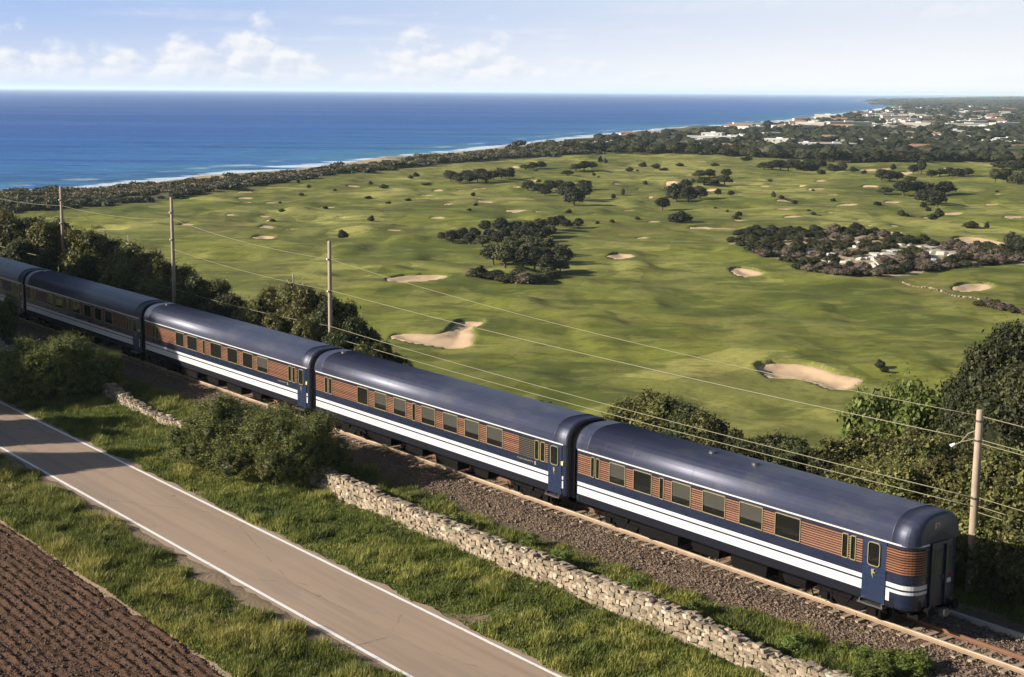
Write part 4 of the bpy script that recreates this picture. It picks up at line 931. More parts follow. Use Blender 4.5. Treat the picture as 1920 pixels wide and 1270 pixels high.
# unit sized variants: about 1 wide (radius .5) and 1 high
def hedge_blobs(r, n=7):
    out = [(0, 0, .42, .36, .36, .44)]
    for k in range(n):
        a = k*math.tau/n+r.uniform(-.4, .4); d = r.uniform(.20, .34); z = r.uniform(.22, .62); q = r.uniform(.15, .24); out.append((d*math.cos(a), d*math.sin(a), z, q, q, q*r.uniform(.9, 1.25)))
    for k in range(4):
        a = r.uniform(0, 6.28); d = r.uniform(0, .2); q = r.uniform(.11, .17); out.append((d*math.cos(a), d*math.sin(a), r.uniform(.74, .90), q, q, q*1.1))
    return out
R0 = random.Random(99)
stem = trunk_mesh(.35, .05, 4, forks=4, crown_r=.18)
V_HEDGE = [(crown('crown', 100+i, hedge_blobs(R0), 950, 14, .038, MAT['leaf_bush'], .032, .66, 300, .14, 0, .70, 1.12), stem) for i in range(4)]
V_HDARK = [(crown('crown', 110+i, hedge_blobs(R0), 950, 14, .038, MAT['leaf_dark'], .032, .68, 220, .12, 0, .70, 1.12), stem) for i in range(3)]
def pine_blobs(r):
    out = [(0, 0, .55, .36, .36, .34)]
    for k in range(6):
        a = k*math.tau/6+r.uniform(-.3, .3); d = r.uniform(.2, .32); q = r.uniform(.14, .22); out.append((d*math.cos(a), d*math.sin(a), r.uniform(.34, .70), q, q, q*.95))
    for k in range(3): a = r.uniform(0, 6.28); out.append((.14*math.cos(a), .14*math.sin(a), .84, .15, .15, .13))
    return out
ptrunk = [trunk_mesh(.48, .045, 10+i, forks=4, crown_r=.22) for i in range(3)]
V_PINE = [(crown('crown', 130+i, pine_blobs(R0), 190, 9, .085, MAT['leaf_pine'], .05, .86), ptrunk[i % 3]) for i in range(4)]
V_OLIVE = [(crown('crown', 140+i, pine_blobs(R0), 190, 9, .085, MAT['leaf_olive'], .05, .86), ptrunk[i % 3]) for i in range(3)]
def scrub_blobs(r):
    return [(0, 0, .36, .38, .38, .44)]+[(.28*math.cos(a), .28*math.sin(a), r.uniform(.2, .5), .21, .21, .26) for a in [k*1.26+r.uniform(-.3, .3) for k in range(5)]]+[(r.uniform(-.15, .15), r.uniform(-.15, .15), .76, .18, .18, .2)]
V_SCRUB = [(crown('crown', 150+i, scrub_blobs(R0), 170, 9, .095, MAT['leaf_olive'], .05, .88), stem) for i in range(3)]
V_SDARK = [(crown('crown', 155+i, scrub_blobs(R0), 170, 9, .095, MAT['leaf_pine'], .05, .88), stem) for i in range(3)]
V_HEATH = [(crown('crown', 160+i, scrub_blobs(R0), 170, 9, .095, MAT['leaf_heath'], .05, .86), stem) for i in range(3)]
RP = random.Random(31)

ORD = ['leftmost']+['%s from the left' % w_ for w_ in 'second third fourth fifth sixth seventh eighth ninth tenth eleventh twelfth thirteenth fourteenth fifteenth sixteenth seventeenth eighteenth nineteenth twentieth'.split()]
def ordn(i, n):
    if i == n-1: return 'rightmost'
    return ORD[i] if i < 20 else '%dth from the left' % (i+1) if (i+1) % 10 not in (1, 2, 3) else '%d%s from the left' % (i+1, {1: 'st', 2: 'nd', 3: 'rd'}[(i+1) % 10])
# ------------------------------------------------------------------ golf course: bunkers
gold_far = 'small pale sand bunker in the distant half of the golf course'
for P, dp, label in BUNKER:
    A = np.array(P); lo, hi = A.min(0)-.8, A.max(0)+.8; ctr = A.mean(0); res = .35 if label else .5
    gx, gy = np.meshgrid(np.arange(lo[0], hi[0]+res, res), np.arange(lo[1], hi[1]+res, res*1.2), indexing='ij'); xx, yy = gx.ravel(), gy.ravel()
    d = pdist(xx, yy, P); ins = inpoly(xx, yy, P); zz = base_h(xx, yy)-np.where(ins, .10+dp*.45*sst(0, 2.6, d), .10+.35*np.clip(d, 0, .8))+.05*fbm(xx/1.2, yy/1.2, 3, 3)
    ok = ins | (d < .65); i = np.arange(len(xx)).reshape(gx.shape); F = np.stack([i[:-1, :-1], i[1:, :-1], i[1:, 1:], i[:-1, 1:]], -1).reshape(-1, 4); F = F[ok[F].all(1)]
    zc = float(base_h(ctr[0], ctr[1]))
    o = obj('sand_bunker', mesh('sand_bunker', np.stack([xx-ctr[0], yy-ctr[1], zz-zc], 1), F, MAT['sand'], True), None, (ctr[0], ctr[1], zc))
    tag(o, label or gold_far, 'bunker', 'bunkers of the golf course' if label else 'small distant bunkers')

# ------------------------------------------------------------------ golf course: trees
def golf_tree(px, py, wpx, hpx, variants, name, label, cat, group):
    gx, gy, gzv = on_golf(px, py); m = FPX/math.hypot(gx, gy, CAM_H-gzv)
    return plant(name, None, label, cat, group, (gx, gy, gzv), (wpx/m*1.12, wpx/m*1.12, hpx/m*1.08), RP.uniform(0, 6.28), variants, RP)
rearA = [(828, 452, 17, 15), (847, 456, 24, 22), (862, 453, 22, 20), (880, 459, 26, 20), (905, 463, 30, 20), (932, 460, 30, 22), (910, 436, 24, 20), (938, 438, 32, 26), (968, 438, 30, 22), (990, 440, 30, 24), (1012, 437, 28, 24), (1035, 432, 30, 22),
         (1050, 424, 26, 18), (1062, 428, 22, 14), (945, 449, 28, 20), (975, 455, 34, 24), (1002, 453, 34, 24), (1022, 449, 28, 20), (890, 447, 24, 18), (868, 442, 20, 14), (955, 464, 26, 18), (988, 463, 32, 20), (1012, 459, 28, 20), (1030, 443, 28, 20), (918, 448, 24, 18)]
for i, q in enumerate(sorted(rearA)): golf_tree(*q, V_PINE if i % 3 else V_OLIVE, 'pine_tree', 'round-crowned tree %s in the rear middle clump' % ordn(i, len(rearA)), 'tree', 'trees of the rear middle clump')
frontB = [(925, 497, 42, 34), (947, 503, 46, 40), (965, 480, 32, 26), (1000, 482, 38, 32), (1022, 477, 38, 28), (1040, 492, 32, 28), (1056, 497, 34, 34), (1002, 509, 42, 42), (980, 512, 42, 40), (1027, 516, 42, 34), (1050, 510, 32, 22), (970, 498, 34, 28), (1020, 495, 34, 28)]
for i, q in enumerate(sorted(frontB)): golf_tree(*q, V_OLIVE if i % 3 else V_PINE, 'olive_tree', 'tree %s in the front middle clump' % ordn(i, len(frontB)), 'tree', 'trees of the front middle clump')
for i, q in enumerate([(900, 521, 28, 22), (926, 525, 42, 18), (955, 530, 50, 18), (988, 531, 42, 20), (1032, 527, 34, 20), (884, 519, 22, 14), (1010, 529, 36, 16), (972, 518, 30, 20)]):  # a row at the foot
    golf_tree(*q, V_HEATH if i in (5, 3) else V_SDARK if i in (0, 1) else V_SCRUB, 'shrub', 'low shrub at the foot of the front middle clump, %s' % ordn(sorted((900, 926, 955, 988, 1032, 884, 1010, 972)).index(q[0]), 8), 'shrub', 'shrubs under the front middle clump')
for (px, py, a, b, lab) in [(1085, 427, 20, 16, 'single round tree just right of the rear middle clump'), (643, 446, 18, 14, 'lone dark bush on open turf right of the third wooden pole'),
                           (1242, 395, 28, 22, 'lone spreading tree left of the three-bush group in mid course'), (1275, 418, 40, 20, 'dark bush beside bare sandy ground in mid course'), (1650, 690, 18, 14, 'dark bush on the turf right of the wide bunker'), (1658, 698, 14, 9, 'small low bush touching the dark bush right of the wide bunker')]:
    golf_tree(px, py, a, b, V_PINE if 'tree' in lab[:24] else V_SDARK, 'tree' if 'tree' in lab[:24] else 'bush', lab, 'tree' if 'tree' in lab[:24] else 'bush', None)
groups = {
 'centre': ([(990, 358, 28, 17), (1010, 360, 26, 17), (1030, 361, 28, 20), (1048, 358, 28, 18), (1066, 360, 30, 18), (1095, 356, 30, 16), (1060, 374, 36, 26), (1076, 386, 38, 32), (1096, 374, 28, 24), (1022, 367, 24, 14)], 'dark tree in the small clump right of centre'),
 'shore': ([(845, 340, 30, 18), (862, 343, 26, 18), (880, 345, 26, 20), (895, 342, 26, 20), (910, 340, 28, 20), (925, 338, 26, 16), (940, 336, 26, 18), (955, 334, 22, 20), (876, 334, 28, 14), (900, 332, 30, 14)], 'dark tree in the long clump nearest the sea'),
 'middle right': ([(1268, 379, 38, 30), (1290, 379, 34, 28), (1312, 374, 30, 22), (1262, 362, 20, 12), (1285, 360, 26, 20), (1346, 368, 13, 12), (1370, 369, 13, 10)], 'dark tree in the three-bush group in mid course'),
 'upper middle': ([(1312, 334, 24, 13), (1330, 333, 22, 14), (1362, 333, 20, 14), (1320, 348, 34, 12), (1338, 350, 24, 12), (1358, 348, 26, 16)], 'small dark tree in the upper middle course'),
 'right': ([(1660, 365, 28, 12), (1694, 367, 38, 24), (1718, 366, 34, 22), (1738, 365, 32, 22), (1735, 384, 42, 26), (1756, 388, 32, 26), (1771, 368, 36, 24)], 'rounded tree in the right-hand course clump'),
 'far right': ([(1652, 341, 24, 20), (1668, 342, 28, 18), (1682, 340, 26, 14), (1706, 341, 22, 9), (1712, 327, 18, 16), (1727, 326, 18, 22), (1746, 329, 20, 12), (1762, 331, 22, 13), (1780, 331, 22, 14), (1795, 331, 24, 14), (1815, 331, 20, 14), (1674, 322, 11, 12)], 'dark tree in the far right row'),
 'hedge row': ([(1432, 318, 26, 12), (1448, 319, 26, 14), (1463, 320, 26, 16), (1478, 320, 26, 16), (1493, 320, 26, 16), (1508, 320, 26, 16), (1522, 319, 26, 16), (1537, 318, 24, 14), (1455, 314, 24, 12), (1485, 313, 26, 14), (1515, 313, 26, 12)], 'dark tree in the long low thicket atop the course'),
 'edge': ([(1866, 342, 26, 22), (1888, 342, 28, 22), (1906, 346, 28, 20), (1925, 348, 30, 22), (1880, 318, 40, 14), (1905, 320, 40, 16)], 'dark tree in the right edge clump'),
 'rear left': ([(985, 319, 22, 9), (1000, 318, 20, 12), (1014, 316, 20, 12), (1065, 325, 24, 9), (1080, 323, 24, 12), (1095, 321, 26, 16), (1110, 320, 22, 12)], 'small dark tree at the far shore end')}
for k, (lst, lab) in groups.items():
    for i, q in enumerate(sorted(lst)): golf_tree(*q, V_PINE if i % 4 else V_OLIVE, 'pine_tree', lab+', '+ordn(i, len(lst)), 'tree', 'trees of the %s clump' % k)
bits = [(1690, 404, 14, 10), (1760, 408, 16, 16), (1748, 412, 18, 10), (1820, 428, 26, 12), (1850, 429, 8, 12), (1385, 405, 12, 8), (1450, 375, 8, 10), (1490, 383, 10, 7), (1465, 378, 10, 6), (1180, 322, 14, 8), (1230, 316, 16, 9), (1125, 305, 8, 12), (1135, 306, 8, 8), (1205, 312, 14, 8),
        (780, 332, 12, 8), (770, 336, 10, 6), (720, 352, 16, 6), (765, 377, 12, 5), (800, 345, 20, 5), (887, 368, 8, 7), (1150, 372, 8, 8), (1168, 366, 6, 12), (1540, 327, 14, 8), (1560, 322, 18, 12), (1578, 318, 18, 16), (1600, 322, 14, 8), (1620, 326, 10, 6), (1525, 400, 10, 6), (1645, 384, 14, 6), (1700, 405, 8, 6), (1895, 460, 24, 22), (1912, 466, 26, 22),
        (1245, 320, 16, 5), (1275, 312, 14, 6), (1340, 312, 16, 6), (1400, 300, 20, 8), (1010, 345, 10, 5), (1120, 420, 8, 5), (690, 372, 14, 5), (565, 365, 10, 5), (610, 392, 10, 5), (880, 395, 8, 4)]
_r = random.Random(29)
def zt_(q): return ('far ' if q[1] < 345 else 'middle ' if q[1] < 385 else 'nearer ')+('left' if q[0] < 900 else 'central' if q[0] < 1300 else 'right' if q[0] < 1620 else 'far right')
while len(bits) < 78:
    a, b = _r.uniform(480, 1910), _r.uniform(305, 425)
    if inpoly(np.array([a]), np.array([b+3]), GOLF_IMG)[0]: k = _r.uniform(5, 12); bits.append((a, b, k, k*_r.uniform(.4, .9)))
for i, q in enumerate(bits): golf_tree(*q, V_SDARK if i % 3 else V_SCRUB, 'shrub', 'tiny scattered shrub on the %s golf turf' % zt_(q), 'shrub', 'scattered shrubs on the %s turf' % zt_(q))
# rocky scrub
xs_ = [p[0] for p in SCRUB_IMG]; ys_ = [p[1] for p in SCRUB_IMG]; pts = []; rk = random.Random(8); tries = 0
ROCKS = [(1655, 478, 46, 7), (1680, 472, 30, 6), (1628, 488, 30, 8), (1672, 486, 26, 6), (1612, 465, 16, 6), (1735, 465, 36, 8), (1765, 478, 40, 10), (1560, 478, 28, 7), (1545, 490, 20, 6), (1640, 497, 22, 7), (1610, 455, 20, 5), (1700, 462, 24, 5), (1520, 470, 20, 5), (1585, 490, 18, 5), (1750, 488, 26, 6), (1480, 462, 18, 5)]
while len(pts) < 150 and tries < 9000:
    tries += 1; px, py = rk.uniform(1362, 1945), rk.uniform(431, 519)
    if not inpoly(np.array([px]), np.array([py]), SCRUB_IMG)[0]: continue
    if any(((px-a)/(c*.62))**2+((py-4-b)/(d*1.25))**2 < 1 for a, b, c, d in ROCKS): continue
    if any(((px-a)/16)**2+((py-b)/5.0)**2 < 1 for a, b in pts): continue
    pts.append((px, py))
rim = [(1385+i*16, 441-3*math.sin(i*.5)) for i in range(12)]+[(1500+i*17, 505+ (12*math.sin(i*.26))) for i in range(14)]+[(1730+i*16, 508-i*1.4) for i in range(12)]
for i, (px, py) in enumerate(sorted(pts+rim, key=lambda p: p[1])):
    f = vn(px/60., py/16., 3); top_rim = py < 447+.02*(px-1360); low = py > 497
    vr = V_SDARK if (top_rim and i % 3) or (low and i % 3 == 0) or rk.random() < .10 else V_HEATH if f > -.15 else V_SCRUB
    sz = rk.uniform(17, 30); col = 'dark green' if vr is V_SDARK else 'grey brown' if vr is V_HEATH else 'olive green'
    zone = ('left', 'middle', 'right')[min(2, int((px-1362)/195))]+(' rear' if py < 458+.02*(px-1360) else ' centre' if py < 488 else ' front')
    golf_tree(px, py, sz, sz*rk.uniform(.38, .58), vr, 'shrub', '%s shrub in the %s of the rocky scrub island' % (col, zone), 'shrub', '%s shrubs in the %s of the rocky scrub' % (col, zone))
for i, (px, py, a, b) in enumerate(ROCKS):
    gx, gy, g_ = on_golf(px, py); m = FPX/math.hypot(gx, gy, CAM_H-g_)
    for j in range(3):
        me = rock_mesh(200+i*3+j, 'pale_rock', MAT['rock'], .6, 18); o = obj('pale_rock', me, None, (gx+(j-1)*a/m*.35, gy+RP.uniform(-1, 1)*2.0, g_+.05)); o.scale = (a/m*RP.uniform(.4, .7), RP.uniform(1.5, 4.5), b/m*RP.uniform(.9, 1.5)); o.rotation_euler = (0, 0, RP.uniform(-.4, .4))
        tag(o, 'pale limestone rock showing among the scrub island bushes', 'rock', 'pale rocks in the scrub island')
for i in range(9):
    golf_tree(1836+i*11, 572+i*2.2+RP.uniform(-2, 2), RP.uniform(16, 26), RP.uniform(9, 15), V_HEATH if i % 3 else V_SCRUB, 'shrub', 'brown heath shrub above the big evergreen, %s' % ordn(i, 9), 'shrub', 'brown heath shrubs on the right')
# low dry stone dyke crossing the turf on the right
dk = []
for i in range(44):
    px = 1695+i*3.6; py = 531+i*.85+2.2*math.sin(i*.3); gx, gy, g_ = on_golf(px, py); dk.append((gx, gy, g_))
dyk = thing('field_dyke', 'low broken line of stones crossing the turf below the scrub', 'stone dyke', dk[20])
for i, p in enumerate(dk): o = obj('stone', rocks[i % 14], dyk, tuple(np.array(p)-np.array(dk[20])+np.array((RP.uniform(-.2, .2), RP.uniform(-.4, .4), .1)))); o.scale = (RP.uniform(.3, .75), RP.uniform(.3, .6), RP.uniform(.2, .4)); o.rotation_euler = (0, 0, RP.uniform(0, 3))

# ------------------------------------------------------------------ coastal scrub, woods and town
def far_mass(name, pts, sizes, hts, m, seed, label, cat, cards=0):
    r = np.random.default_rng(seed); Vs, Fs, ti, qv, qt = [], [], [], [], []; off = 0
    iv, jf = ICO1; zz = base_h(np.array([p[0] for p in pts]), np.array([p[1] for p in pts]))
    for (px, py), sz, ht, z0 in zip(pts, sizes, hts, zz):
        nb = 3 if sz > 3 else 2
        for q in range(nb):
            v = iv*(1+.20*r.normal(size=(len(iv), 1))); k = r.uniform(.5, .9) if q else 1.0
            o = np.array((px+(r.normal()*sz*.30 if q else 0), py+(r.normal()*sz*.30 if q else 0), z0+ht*(.36 if q == 0 else r.uniform(.3, .72)))); ext = np.array((sz*.5*k, sz*.5*k, ht*.52*k))
            v = v*ext*(.85 if cards else 1)+o; v[:, 2] = np.maximum(v[:, 2], z0-.3); tb = r.normal()*.15+.42
            Vs.append(v); Fs.append(jf+off); off += len(iv); ti.append(np.clip(r.normal(tb, .2, len(jf)), 0, 1))
            if cards:
                d = r.normal(size=(cards, 3)); d[:, 2] = np.abs(d[:, 2]); d /= np.linalg.norm(d, axis=1)[:, None]; c = o+d*ext*r.uniform(.8, 1.12, (cards, 1)); l_ = sz*.11*r.uniform(.6, 1.4, (cards, 1))
                nn = d+r.normal(size=d.shape)*.6; nn /= np.linalg.norm(nn, axis=1)[:, None]; a_ = np.cross(nn, r.normal(size=d.shape)); a_ /= np.linalg.norm(a_, axis=1)[:, None]; b_ = np.cross(nn, a_)
                qv.append(np.stack([c-a_*l_, c+b_*l_*.7, c+a_*l_, c-b_*l_*.7], 1).reshape(-1, 3)); qt.append(np.clip(r.normal(tb+.05, .22, cards), 0, 1))
    V = Vs+qv; F = [np.concatenate(Fs)]; T = ti
    if cards: nq = sum(len(q) for q in qv)//4; F.append(np.arange(nq*4).reshape(-1, 4)+off); T = ti+qt
    return tag(obj(name, mesh(name, np.concatenate(V), F, m, False, {'tint': ('FACE', np.concatenate(T))})), label, cat, kind='stuff')
def sample_img(n, poly, seed, zf=GOLF, test=None):
    r = random.Random(seed); out = []; a0, a1 = min(p[0] for p in poly), max(p[0] for p in poly); b0, b1 = min(p[1] for p in poly), max(p[1] for p in poly); k = 0
    while len(out) < n and k < n*40:
        k += 1; px, py = r.uniform(a0, a1), r.uniform(b0, b1)
        if inpoly(np.array([px]), np.array([py]), poly)[0] and (test is None or test(px, py, r)): p = at(px, py, zf); out.append((p[0], p[1]))
    return out
belt = [(-260, 398), (0, 376), (150, 370), (400, 350), (560, 334), (650, 322), (800, 305), (960, 288), (1060, 272), (1150, 264), (1180, 287), (1000, 296), (850, 308), (650, 330), (400, 362), (150, 392), (0, 402), (-260, 426)]
pb = sample_img(850, belt, 3, GOLF-2); rr = random.Random(4); sz = [rr.uniform(2.5, 5.5)*(1+max(0, math.hypot(*p)-500)/900) for p in pb]
far_mass('coastal_scrub', pb, sz, [s*rr.uniform(.18, .36) for s in sz], MAT['leaf_olive'], 5, 'belt of dune scrub between the golf course and the beach', 'scrub', 26)
pb = sample_img(420, [(60, 372), (400, 350), (650, 322), (960, 290), (1000, 294), (650, 329), (400, 359), (60, 390)], 13, GOLF-1); sz = [rr.uniform(2, 4.5)*(1+max(0, math.hypot(*p)-500)/900) for p in pb]
far_mass('dune_heath', pb, sz, [s*rr.uniform(.25, .4) for s in sz], MAT['leaf_heath'], 15, 'pale brown heath on the dunes behind the beach', 'heath', 20)
edge_ = [(-200, 418), (0, 400), (150, 391), (400, 361), (650, 329), (850, 307), (1000, 295), (1150, 286)]
pts2 = []
for i in range(len(edge_)-1):
    for k in range(25): f = k/25; pts2.append((edge_[i][0]*(1-f)+edge_[i+1][0]*f, edge_[i][1]*(1-f)+edge_[i+1][1]*f-rr.uniform(0, 4) - (18*rr.random() if rr.random() < .3 else 0)))
pb = [tuple(at(a, b, GOLF)[:2]) for a, b in pts2]; sz = [rr.uniform(2.8, 6)*(1+max(0, math.hypot(*p)-500)/700) for p in pb]
far_mass('shore_thicket', pb, sz, [s*rr.uniform(.22, .46) for s in sz], MAT['leaf_pine'], 6, 'dark thicket along the seaward edge of the golf turf', 'thicket', 40)
# town houses first, then the trees round them
HOUSES = []
def house_variant(i):
    r = random.Random(500+i); wd, dp, ht = r.uniform(9, 22), r.uniform(7, 12), r.choice((3.2, 3.4, 6.0)); b = MB()
    wallm = MAT['plaster'] if i % 3 else MAT['plaster_warm']; root = []
    wb = MB().box(-wd/2, wd/2, -dp/2, dp/2, -1, ht)
    if i % 2: wb.box(wd/2-.2, wd/2+wd*.35, -dp*.3, dp*.45, -1, ht*.72)
    root.append(('wall', wb.mesh('wall', wallm)))
    if i % 3 == 2:
        e = .4; rf = MB().add([(-wd/2-e, -dp/2-e, ht), (wd/2+e, -dp/2-e, ht), (wd/2+e, dp/2+e, ht), (-wd/2-e, dp/2+e, ht), (-wd/2+dp*.3, 0, ht+1.9), (wd/2-dp*.3, 0, ht+1.9)], [(0, 1, 5, 4), (2, 3, 4, 5)], [(1, 2, 5), (3, 0, 4)]); root.append(('roof', rf.mesh('roof', MAT['roof_tile'])))
    else: root.append(('roof', MB().box(-wd/2-.25, wd/2+.25, -dp/2-.25, dp/2+.25, ht+.003, ht+.35).box(-wd*.1, wd*.12, -1.2, 1.2, ht+.35, ht+1.5).mesh('roof', MAT['roof_pale'] if i % 2 else MAT['plaster'])))
    n = max(2, int(wd/4)); 
    wm = MB().box(-.6, .6, -.05, .05, -.7, .7).mesh('window', MAT['pane']); wins = []
    for fl in range(2 if ht > 5 else 1):
        for k in range(n): wins.append((-wd/2+(k+.5)*wd/n, -dp/2-.02, 1.6+fl*2.8))
    return root, wm, wins, max(wd*1.35, dp)
HV = [house_variant(i) for i in range(9)]
def place_house(px, py, sc, label, group, rnd, sink=0, wide=1.0, windows=True):
    p = at(px, py, GOLF); p = at(px, py, float(base_h(p[0], p[1]))); z = float(base_h(p[0], p[1])); vi = rnd.randrange(9); v = HV[vi]
    look = 'red-roofed' if vi % 3 == 2 else 'cream-walled' if vi % 3 == 0 else 'white flat-roofed'
    if '%s' in label: zn = ('seaward', 'left', 'middle', 'right')[0 if py < coast_y(px)+14 else 1 if px < 1420 else 2 if px < 1680 else 3]; label = label % (look, zn); group = '%s %s, %s' % (look, group, zn)
    o = thing('house', label, 'house', (p[0], p[1], z), rnd.uniform(-.5, .5), group); o.scale = (sc*wide, sc, sc)
    for nm, me in v[0]: obj(nm, me, o)
    if windows:
        for wl in v[2]: obj('window', v[1], o, wl)
    HOUSES.append((p[0], p[1], v[3]*sc*wide*.6))
rh = random.Random(77)
def coast_y(px): return np.interp(px, [q[0] for q in COAST_IMG[:13]], [q[1] for q in COAST_IMG[:13]])
n = 0
named = [(1330, 266, 1.05, 1.9, 'large low white hall at the left end of the town'), (1610, 272, .9, 2.2, 'long white hall in the tree belt left of the second fairway town gap'), (1500, 280, .8, 2.6, 'long white roof just above the tree line behind the thicket'), (1905, 286, .85, 1.5, 'white house standing alone in trees at the right edge'),
         (1790, 252, 1.0, 1.4, 'white villa group on the wooded rise at right'), (1720, 258, .9, 2.0, 'long white hall with warm walls in the right half of town')]
for px, py, sc, wd, lab in named: place_house(px, py, sc, lab, None, rh, wide=wd)
while n < 92:
    px, py = rh.uniform(1050, 1920), rh.uniform(240, 284)
    if py < coast_y(px)+4 or (px > 1500 and rh.random() < .35): continue
    place_house(px, py, rh.uniform(.45, .75), '%s low house on the %s side of the nearer town', 'houses of the nearer town', rh, wide=rh.uniform(1, 1.9)); n += 1
n = 0
while n < 165:
    px, py = rh.uniform(1250, 1920), rh.uniform(200, 242)
    if py < coast_y(px)+2.5: continue
    place_house(px, py, rh.uniform(.55, .95), 'tiny %s house on the %s side of the hazy far town', 'houses of the far town', rh, wide=rh.uniform(1.2, 2.6), windows=False); n += 1
HA = np.array(HOUSES)
woods = [(1060, 276), (1150, 266), (1250, 252), (1400, 240), (1480, 233), (1560, 222), (1640, 209), (1700, 201), (1960, 196), (1980, 304), (1900, 302), (1600, 304), (1450, 296), (1300, 289), (1150, 286)]
def clear(px, py, r):
    p = at(px, py, GOLF); d = np.hypot(HA[:, 0]-p[0], HA[:, 1]-p[1]); 
    # keep the ground just in front of each house open enough to see its wall
    f = (np.abs(HA[:, 0]-p[0]) < HA[:, 2]*.8) & (HA[:, 1] > p[1]) & (HA[:, 1]-p[1] < 40)
    return (d > HA[:, 2]+2).all() and (not f.any() or r.random() < .25)
pb = sample_img(1750, woods, 9, GOLF, clear); sz = []; ht = []
for p in pb:
    r_ = math.hypot(*p); k = rr.uniform(6, 11)*(1+max(0, r_-1500)/3000); sz.append(k); ht.append(k*rr.uniform(.42, .62) if r_ < 2500 else k*.4)
far_mass('town_woodland', pb, sz, ht, MAT['leaf_pine'], 10, 'dark woodland spread between the houses of the coastal town', 'woodland')
farw = [(1690, 199), (1640, 193), (1605, 190.3), (1680, 186), (1800, 183), (1990, 181), (1990, 199)]
pb = sample_img(900, farw, 19, GOLF); sz = [rr.uniform(25, 60) for _ in pb]
far_mass('headland_woodland', pb, sz, [rr.uniform(4, 9) for s in sz], MAT['leaf_pine'], 11, 'hazy woodland on the far headland', 'woodland')
# front row of the wood, trees one can tell apart
row = [(1060, 1175, 284, 286.5), (1175, 1300, 286.5, 291), (1300, 1460, 290, 298), (1460, 1630, 298, 306), (1630, 1920, 304, 303)]
nrow = 0
for a, b, y0, y1 in row:
    px = a
    while px < b:
        f = (px-a)/(b-a); k = RP.uniform(15, 27); golf_tree(px, y0*(1-f)+y1*f+RP.uniform(-2.5, 1.2), k*1.15, k*RP.uniform(.6, .85), V_PINE if RP.random() < .7 else V_OLIVE, 'woodland_tree', 'dark tree in the front row of the wood, '+ordn(nrow, 999), 'tree', 'front row of the wood'); px += k*.62; nrow += 1

# ------------------------------------------------------------------ bushes beside the line
def tall_bush(px, top, s, wid, variants, name, label, cat, group, base=None):
    t, zt = lat(px, top, s); p = W(t, s); g0 = float(base_h(p[0], p[1])); hgt = max(zt-g0, .8)*(.92 if s > 52 else .95); wid = wid*(.86 if name == 'hedge_bush' and px < 800 else 1)
    return plant(name, None, label, cat, group, (p[0], p[1], g0-.05), (wid, wid, hgt), RP.uniform(0, 6.28), variants, RP)
hl = [(-60, 372, 57, 10), (0, 392, 56, 9), (48, 402, 58, 9), (90, 410, 55, 8), (128, 422, 57, 8), (165, 428, 54, 7.5), (205, 444, 56, 7), (240, 456, 54, 7), (278, 466, 55, 6.5), (312, 482, 53.5, 6), (345, 500, 55, 6), (378, 512, 53.5, 5.5), (405, 522, 54.5, 5), (432, 545, 53, 4.6),
      (458, 560, 54.5, 4.6), (486, 552, 53, 4.6), (510, 540, 55, 4.8), (545, 530, 55, 5.2), (580, 533, 54, 5), (615, 550, 53.5, 4.6), (645, 565, 54.5, 4.4), (668, 590, 53, 3.8), (690, 612, 54, 3.4), (712, 634, 53, 3.2), (738, 658, 53.6, 2.8), (762, 678, 53, 2.4),
      (30, 448, 51.5, 6), (95, 462, 51, 6), (160, 478, 51.5, 5.5), (222, 498, 51, 5), (285, 522, 51.5, 5), (350, 548, 51, 4.5), (405, 566, 51.5, 4.4), (465, 588, 51, 4.2), (520, 590, 51.5, 4.4), (575, 598, 51, 4.2), (630, 618, 51.5, 3.8), (680, 648, 51, 3)]
hb_, hf_ = sorted(q for q in hl if q[2] > 52), sorted(q for q in hl if q[2] <= 52)
for row_, q, i, n in [('back', q, i, len(hb_)) for i, q in enumerate(hb_)]+[('front', q, i, len(hf_)) for i, q in enumerate(hf_)]: tall_bush(*q, V_HEDGE if RP.random() < .62 else V_HDARK, 'hedge_bush', 'hedge bush in the %s row behind the train, %s' % (row_, ordn(i, n)), 'bush', 'bushes of the hedge behind the train')
for i, q in enumerate(sorted([(800, 694, 52, 2.0), (835, 705, 52.5, 2.2), (870, 712, 52, 2), (905, 722, 52, 2), (940, 730, 52.5, 2.2), (975, 740, 52, 2), (1010, 748, 52, 2.4), (1050, 760, 52, 2.4), (1085, 770, 52, 2.2)])):
    tall_bush(*q, V_SCRUB if RP.random() < .5 else V_HEATH, 'shrub', 'low dry shrub on the bank just beyond the train roof, %s' % ordn(i, 9), 'shrub', 'low shrubs beyond the train roof')
for i, q in enumerate(sorted([(1150, 770, 53, 3.2), (1180, 750, 54, 4), (1215, 735, 55, 4.6), (1252, 735, 54.5, 4.6), (1290, 752, 54, 4), (1322, 772, 53.5, 3.4)])):
    tall_bush(*q, V_HEDGE if q[0] != 1290 else V_HDARK, 'hedge_bush', 'green bush behind the tail coach before the sapling, %s' % ordn(i, 6), 'bush', 'bushes behind the tail coach')
tall_bush(1378, 797, 54, 2.0, V_HDARK, 'sapling', 'small dark pointed sapling in the gap behind the tail coach', 'sapling', None)
for i, q in enumerate(sorted([(1418, 812, 54, 3.2), (1452, 803, 54.5, 3.4), (1488, 812, 54, 3.4), (1520, 832, 53.5, 3), (1550, 838, 53, 3), (1400, 838, 52, 2.6), (1470, 845, 52, 3)])):
    tall_bush(*q, V_HDARK, 'hedge_bush', 'dark low bush behind the tail coach right of the sapling, %s' % ordn(i, 7), 'bush', 'dark bushes right of the sapling')
